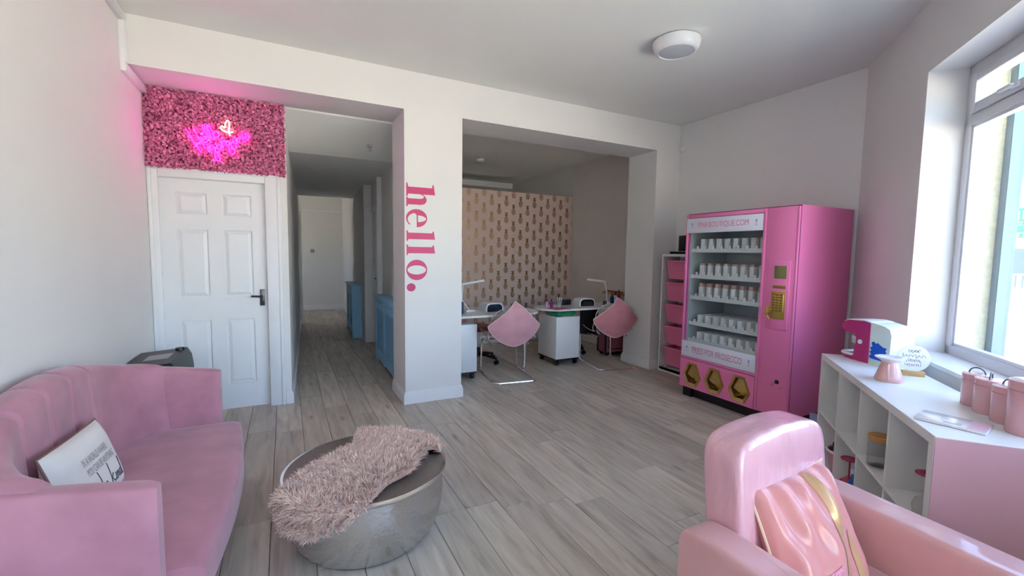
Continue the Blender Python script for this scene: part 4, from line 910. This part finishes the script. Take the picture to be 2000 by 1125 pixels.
# ---------------------------------------------------------------- nail desks in the alcove
m_desk = mat('white_desk_gloss', S(238, 236, 230), .25)
def desk(poly, legs, label):
    cx0 = sum(p[0] for p in poly)/len(poly); cy0 = sum(p[1] for p in poly)/len(poly)
    t = thing('nail_desk', label, 'desk', (cx0, cy0, 0))
    part('top', MB().prism([(x-cx0, y-cy0) for x, y in poly], .708, .73), m_desk, t, 40)
    for x, y in legs:
        part('leg', MB().tube([(x-cx0, y-cy0, .71), (x-cx0, y-cy0, .0)], .022, 14).lathe([(.04, .70), (.04, .709)], 18, (x-cx0, y-cy0, 0)), m_chrome, t)
    return t
def half_round(x0, x1, y0, y1, right=True, n=14):
    r = (y1-y0)/2; yc = (y0+y1)/2
    if right: return [(x0, y1), (x0, y0)]+[(x1-r+r*math.cos(a), yc+r*math.sin(a)) for a in [-PI/2+PI*k/n for k in range(n+1)]]
    return [(x1, y0), (x1, y1)]+[(x0+r+r*math.cos(a), yc+r*math.sin(a)) for a in [PI/2+PI*k/n for k in range(n+1)]]
desk(half_round(1.545, 2.72, 4.36, 4.88), [(2.575, 4.62), (1.62, 4.80)], 'white nail desk with a rounded end beside the pillar')
desk(half_round(2.80, 4.34, 4.475, 4.99, False), [(3.45, 4.9), (4.28, 4.9)], 'white nail desk with a rounded end by the greige wall')
def pedestal(x0, x1, y0, y1, label):
    t = thing('desk_pedestal', label, 'pedestal', ((x0+x1)/2, (y0+y1)/2, 0)); a, b = (x1-x0)/2, (y1-y0)/2
    part('body', MB().rbox(-a, a, -b, b, .085, .62, .003), m_lam, t)
    part('base_plate', MB().box(-a+.004, a-.004, -b+.004, b-.004, .065, .085), m_blackp, t, 0)
    for sx in (-1, 1):
        for sy in (-1, 1): part('caster', MB().tube([(sx*(a-.04)-.018, sy*(b-.04), .03), (sx*(a-.04)+.018, sy*(b-.04), .03)], .03, 14).box(sx*(a-.04)-.012, sx*(a-.04)+.012, sy*(b-.04)-.012, sy*(b-.04)+.012, .03, .068), m_blackp, t)
    return t
pedestal(1.525, 1.885, 4.475, 4.86, 'white desk pedestal on casters standing against the pillar')
pedestal(2.995, 3.352, 4.565, 5.0, 'white desk pedestal on casters holding a green bag')
def bagf(u, v):
    a = u*2*PI; b = (v-.5)*PI; e = .6; p_ = lambda t: (abs(t)**e)*(1 if t >= 0 else -1); k = 1+.05*math.sin(a*7+v*9)
    return (p_(math.cos(b))*p_(math.cos(a))*.17*k, p_(math.cos(b))*p_(math.sin(a))*.17*k, .04+.04*p_(math.sin(b))*(1+.15*math.sin(a*5)))
single('green_bag', 'glossy green plastic bag bulging on top of the white pedestal', 'bag', MB().grid(bagf, 40, 20, wrapu=True), mat('green_film', S(16, 138, 84), .18, var=.25, vs=10, bump=.5, bs=14, bd=.02, coat=.4), (3.165, 4.745, .62), smooth=70)
single('cotton_bag', 'crumpled reddish pouch on the white pedestal against the pillar', 'pouch', superbox(-.09, .09, -.09, .09, 0, .075, None, .6, 24, 16), mat('red_pouch', S(170, 96, 104), .5, var=.2, vs=12), (1.72, 4.64, .62), smooth=70)
# clear cantilever chairs with pink throws
m_acr = clear('clear_acrylic', (.90, .88, .88, 1), .8, .05)
def shellf(u, v):
    """u across, v from seat front to top of back"""
    a = 2*u-1
    if v < .5: k = v/.5; y = .27-.46*k; z = .44-.05*math.sin(k*PI*.6)
    else: k = (v-.5)/.5; y = -.19-.09*k-.03*math.sin(k*PI); z = .395+.42*k+.0*k
    w = .27*(1-.18*abs(v-.45)**2*2)*(1 if v < .8 else math.sqrt(max(.1, 1-((v-.8)/.22)**2)))
    curl = .1*abs(a)**2.4
    return (a*w, y+(curl*.7 if v > .5 else curl*.25*(v/.5)), z+(curl*.8 if v < .5 else curl*.8*(1-(v-.5)/.5)))
def make_chair(label, loc, rz):
    t = thing('cantilever_chair', label, 'chair', loc, rz)
    q = MB().grid(shellf, 24, 30)
    part('seat_shell', q, m_acr, t, 70)
    edge = [shellf(k/12, 1) for k in range(13)]; edge += [shellf(1, 1-k/20) for k in range(1, 21)]; edge += [shellf(1-k/12, 0) for k in range(1, 13)]; edge += [shellf(0, k/20) for k in range(1, 20)]
    part('shell_edge', MB().tube(edge, .005, 6, closed=True), mat('acrylic_edge', S(196, 178, 180), .15, coat=.5), t)
    for s in (-1, 1): part('leg', MB().tube(spline([(s*.2, -.14, .395), (s*.21, .1, .40), (s*.215, .26, .395), (s*.22, .31, .35), (s*.225, .315, .2), (s*.23, .315, .05), (s*.235, .29, .013), (s*.24, .1, .011), (s*.245, -.2, .011), (s*.235, -.29, .011), (s*.19, -.31, .011)], 5), .0125, 8), m_chrome, t)
    part('floor_bar', MB().tube([(-.195, -.31, .011), (.195, -.31, .011)], .011, 8), m_chrome, t)
    part('seat_bar', MB().tube([(-.21, .22, .398), (.21, .22, .398)], .009, 8), m_chrome, t)
    return t
def make_throw(label, loc, rz, mm):
    t = thing('chair_throw', label, 'throw', loc, rz)
    def f(a, b, off):
        # square turned on its corner, hung over the back of the shell, following it from outside
        p, q_ = a-b, a+b-1                # diamond |p|+|q| <= 1, lower half rounded out into a sling
        if q_ < 0 and abs(p)+abs(q_) > 1e-6: sc = (abs(p)+abs(q_))/((abs(p)**1.55+abs(q_)**1.55)**(1/1.55)); p *= sc; q_ *= sc
        x = p*.30; zz = .625+q_*(.265 if q_ > 0 else .235); k = max(0, min(1, (zz-.395)/.42))
        y = -.215-.09*k-.03*math.sin(k*PI)+.075*(abs(x)/.27)**2.2*(1-.3*k)-off+.006*math.sin(a*9)*math.sin(b*8)
        if zz > .825: y += (zz-.825)*1.0; 
        return (x, y, zz+.02*math.sin(x*12)*0)
    q = MB().grid(lambda u, v: f(u, v, .012), 24, 24).grid(lambda u, v: f(u, v, .004), 24, 24)
    c = part('cloth', q, mm, t, 70)
    part('hem', MB().tube([f(u, v, .008) for u, v in [(k/16, 0) for k in range(16)]+[(1, k/16) for k in range(16)]+[(1-k/16, 1) for k in range(16)]+[(0, 1-k/16) for k in range(16)]], .006, 6, closed=True), mat('pale_hem', S(232, 200, 196), .8), t)
    return t
m_thr = mat('pink_plush', S(216, 158, 166), .85, var=.08, vs=9, sheen=.6)
make_chair('clear shell cantilever chair at the nail desk beside the pillar', (2.25, 4.44, 0), math.radians(-8))
make_throw('pink plush square hung cornerwise over the chair beside the pillar', (2.25, 4.44, 0), math.radians(-8), m_thr)
make_chair('clear shell cantilever chair at the nail desk by the greige wall', (3.66, 4.40, 0), math.radians(-12))
make_throw('pink plush square hung cornerwise over the chair by the greige wall', (3.66, 4.40, 0), math.radians(-12), mat('rose_plush', S(204, 132, 138), .85, var=.1, vs=9, sheen=.6))
def stool(loc, rz, label, mm):
    t = thing('swivel_stool', label, 'stool', loc, rz)
    part('seat', superbox(-.19, .19, -.19, .19, .42, .49, None, .5, 32, 14), mm, t, 60)
    part('column', MB().tube([(0, 0, .1), (0, 0, .42)], .018, 14), m_chrome, t); part('gas_sleeve', MB().tube([(0, 0, .08), (0, 0, .2)], .028, 14), m_blackp, t)
    for k in range(5):
        a = k*2*PI/5; c, s = math.cos(a), math.sin(a)
        part('base_arm', MB().tube([(0, 0, .115), (c*.12, s*.12, .105), (c*.27, s*.27, .075)], [.026, .02, .015], 8), m_blackp, t)
        part('caster', MB().tube([(c*.27-s*.022, s*.27+c*.022, .028), (c*.27+s*.022, s*.27-c*.022, .028)], .028, 14).tube([(c*.27, s*.27, .03), (c*.27, s*.27, .08)], .008), m_blackp, t)
stool((2.19, 5.17, 0), .35, 'swivel stool with a brown seat behind the desk beside the pillar', mat('brown_leather', S(140, 76, 60), .5))
stool((3.62, 5.22, 0), .1, 'swivel stool with a dark seat behind the desk by the greige wall', mat('black_leather', S(34, 32, 32), .5))
def nail_lamp(loc, rz, label, col):
    t = thing('nail_dryer', label, 'nail lamp', loc, rz)
    prof = lambda h0, w: [(-w, 0), (w, 0), (w, h0*.55), (w*.86, h0*.88), (w*.55, h0), (-w*.55, h0), (-w*.86, h0*.88), (-w, h0*.55)]
    part('body', MB().prism(prof(.1, .115), -.07, .11, 'y'), m_white, t, 40)
    part('front_face', MB().prism(prof(.088, .1), -.078, -.069, 'y'), mat(col[0], col[1], .2, coat=.4), t, 40)
    part('opening', MB().prism(prof(.06, .075), -.081, -.077, 'y'), m_blackp, t, 40)
nail_lamp((2.155, 4.68, .73), .1, 'white and navy nail dryer on the desk beside the pillar', ('navy_gloss', S(24, 44, 74)))
nail_lamp((3.55, 4.74, .73), -.1, 'white and black nail dryer on the desk by the greige wall', ('black_gloss', S(16, 18, 18)))
def desk_lamp(base, pts, head, label):
    t = thing('desk_lamp', label, 'desk lamp', (*base[:2], .73)); L = lambda p: (p[0]-base[0], p[1]-base[1], p[2]-.73)
    part('base', MB().rbox(-.06, .06, -.05, .05, 0, .018, .006), m_white, t)
    for a, b in zip(pts[:-1], pts[1:]): part('arm', MB().tube([L(a), L(b)], .009, 8), m_white, t)
    part('head', MB().tube([L(head[0]), L(head[1])], .014, 8), m_white, t)
desk_lamp((1.90, 4.74), [(1.90, 4.74, .74), (1.80, 4.75, .87), (1.82, 4.75, 1.043)], [(1.79, 4.75, 1.043), (2.085, 4.75, 1.088)], 'white folding desk lamp on the desk beside the pillar')
desk_lamp((4.0, 4.83), [(4.0, 4.83, .74), (4.0, 4.84, .9), (3.965, 4.85, 1.036)], [(3.98, 4.85, 1.036), (3.66, 4.85, 1.072)], 'white folding desk lamp on the desk by the greige wall')
# small things on the desks
cup = thing('brush_cup', 'clear cup of white brushes on the desk by the greige wall', 'cup', (3.09, 4.65, .73))
part('cup', MB().lathe([(.03, 0), (.036, .09), (.034, .09), (.028, .004), (.001, .003)], 24), clear('jar_clear'), cup, 50)
for k in range(6):
    a = k*1.05; part('brush', MB().tube([(.012*math.cos(a), .012*math.sin(a), .004), (.03*math.cos(a), .03*math.sin(a), .13)], .0045, 6), m_white, cup)
def bottle(x, y, r, h, col, label, name='polish_bottle', cap=None):
    t = thing(name, label, 'bottle', (x, y, .73))
    part('body', MB().lathe([(.001, 0), (r, 0), (r, h*.62), (r*.5, h*.72), (r*.45, h*.74), (.001, h*.74)], 18), mat(col[0], col[1], .25), t, 40)
    part('cap', MB().lathe([(.001, h*.73), (r*.5, h*.73), (r*.42, h), (.001, h)], 14), mat(*(cap or ('black_cap', S(26, 22, 24), .4))), t, 40)
bottle(3.0, 4.70, .02, .11, ('purple_liquid', S(120, 40, 120)), 'purple bottle next to the clear brush cup')
bottle(2.955, 4.74, .017, .1, ('violet_liquid', S(190, 130, 190)), 'pale violet bottle at the rounded end of the desk')
bottle(4.035, 4.76, .027, .15, ('navy_liquid', S(26, 44, 96)), 'navy bottle beside the white lamp base')
bottle(4.115, 4.79, .03, .16, ('white_bottle', S(232, 230, 230)), 'white bottle next to the navy one')
bottle(4.19, 4.80, .022, .19, ('plum_liquid', S(120, 40, 60)), 'plum bottle with a dark cap by the greige wall', cap=('maroon_cap', S(70, 20, 34), .4))
single('black_tray', 'black tray leaning behind the brush cup', 'tray', MB().rbox(-.1, .1, -.012, .012, 0, .075, .004), m_blackp, (3.32, 4.88, .73))
single('pink_mat', 'flat pink hand mat on the desk by the greige wall', 'mat', MB().prism(rrect(-.12, .12, -.09, .09, .02), 0, .005), mat('magenta_mat', S(190, 90, 130), .5), (3.03, 4.56, .73))
single('dark_jar', 'small dark jar beside the nail dryer on the desk by the greige wall', 'jar', MB().lathe([(.001, 0), (.026, 0), (.028, .03), (.024, .04), (.024, .055), (.001, .055)], 20), mat('brown_jar', S(70, 46, 40), .3), (3.86, 4.70, .73))
single('navy_box', 'navy box standing beside the white lamp at the pillar', 'box', MB().rbox(-.03, .03, -.03, .03, 0, .13, .004), mat('navy_card', S(36, 46, 80), .4), (1.74, 4.62, .73))
single('shelf_ledge', 'small wooden ledge on the greige wall above the desk', 'shelf', MB().rbox(-.1, 0, -.2, .2, 0, .03, .004), mat('amber_wood', S(196, 142, 78), .45, var=.1, vs=20), (XR-.012, 5.05, .83))
single('red_folder', 'red folder lying on the small wooden ledge', 'folder', MB().rbox(-.08, 0, -.15, .15, 0, .02, .003), mat('red_card', S(150, 60, 60), .5), (XR-.02, 5.05, .861))
def apron(u, v): return (-.14+.28*u+.012*math.sin(v*7), .012*math.sin(u*17)+.004, -.33*v-.05*v*u)
single('black_towel', 'black towel hanging under the edge of the desk by the greige wall', 'towel', MB().grid(apron, 30, 12).grid(lambda u, v: (apron(u, v)[0], apron(u, v)[1]+.01, apron(u, v)[2]), 30, 12), mat('black_cloth', S(18, 18, 20), .9), (3.53, 4.62, .712), smooth=70)
cs = thing('trolley_case', 'black and dusty pink wheeled case on the floor by the greige wall', 'case', (4.12, 4.83, 0), -.12)
part('shell', MB().rbox(-.17, .17, -.11, .11, .04, .42, .03, 3), mat('case_pink', S(170, 100, 112), .5), cs)
for s in (-1, 1): part('edge_band', MB().tube([(x, s*.1, z) for x, z in rrect(-.172, .172, .038, .422, .03)], .014, 8, closed=True), m_blackp, cs)
part('zip_band', MB().tube([(x, -.113, z) for x, z in rrect(-.12, .12, .1, .36, .02)], .007, 6, closed=True), m_blackp, cs)
for s in (-1, 1): part('wheel', MB().tube([(s*.13-.015, -.07, .024), (s*.13+.015, -.07, .024)], .024, 14).tube([(s*.13-.015, .07, .024), (s*.13+.015, .07, .024)], .024, 14), m_blackp, cs)
part('handle', MB().tube([(-.06, .06, .41), (-.06, .06, .46), (.06, .06, .46), (.06, .06, .41)], .008, 8), m_blackp, cs)
# ---------------------------------------------------------------- outside
m_pave = mat('pale_paving', S(214, 208, 188), .9, var=.12, vs=3, bump=.3, bs=20, bd=.01)
struct('ground_pavement', MB().box(-60, 90, -90, 60, -.35, -.15), m_pave, label='sunlit pale paving outside the shop')
struct('ground_road', MB().prism([(Wp(-40, 26).x, Wp(-40, 26).y), (Wp(40, 26).x, Wp(40, 26).y), (Wp(40, 32).x, Wp(40, 32).y), (Wp(-40, 32).x, Wp(-40, 32).y)], -.15, -.14), mat('tarmac', S(120, 118, 120), .9, var=.1), label='grey road across the paving')
bl = thing('shop_building', 'pale shop building across the street seen through the window', 'building', (23.2, 5.6, -.15), math.radians(15))
part('wall', MB().box(0, 6, -10, 10, 0, 7.5), mat('pale_brick', S(196, 184, 176), .9, var=.12, vs=8), bl, 0)
part('roof', MB().prism([(-.6, 7.5), (6.6, 7.5), (3, 10)], -10.5, 10.5, 'y'), mat('slate', S(110, 112, 120), .8, var=.1), bl, 0)
for k in range(-4, 5):
    w = part('window', MB().box(-.06, .02, k*2.2-.6, k*2.2+.6, 4.3, 6.0), m_upvc, bl, 0); part('pane', MB().box(-.08, -.05, k*2.2-.52, k*2.2+.52, 4.4, 5.9), mat('dark_pane', S(70, 84, 96), .1), w, 0)
    w = part('shop_window', MB().box(-.06, .02, k*2.2-.95, k*2.2+.95, .5, 2.1), m_upvc, bl, 0); part('pane', MB().box(-.08, -.05, k*2.2-.88, k*2.2+.88, .6, 2.0), MATS['dark_pane'], w, 0)
part('gutter', MB().tube([(-.1, -10, 3.3), (-.1, 10, 3.3)], .06, 8), mat('dark_gutter', S(80, 84, 90), .5), bl)
sg = thing('shop_sign', 'green shop sign with yellow lettering across the street', 'sign', (22.6, 5.45, 2.2), math.radians(15))
part('board', MB().box(-.08, 0, -2.6, .35, 0, 1.02), mat('sign_green', S(24, 150, 76), .5), sg, 0)
m_yel = mat('sign_yellow', S(236, 230, 60), .5)
for txt, z, h in (('Jhar', .73, .36), ('Fast', .42, .22), ('Indei', .14, .22)):
    v, f = text2d(txt, None, h); v = v*1.0; sc1 = .9/(v[:, 0].max()-v[:, 0].min()); v[:, 0] *= sc1
    part('lettering', flat(v, f, lambda a, b: (-.085, -.2-a, z+b)), m_yel, sg, 0)
fn_ = thing('railing_fence', 'grey-blue metal railing in front of the shop across the street', 'fence', (20.6, 5.0, -.15), math.radians(15))
m_fen = mat('fence_blue_grey', S(120, 146, 160), .5, .3)
for z in (.15, 1.1): part('rail', MB().box(-.02, .02, -4, 3, z, z+.05), m_fen, fn_, 0)
post = MB().box(-.012, .012, -.05, .05, .05, 1.15).mesh('picket', m_fen, 0)
for k in range(46): part('picket', post, None, fn_, loc=(0, -3.95+k*.15, 0))
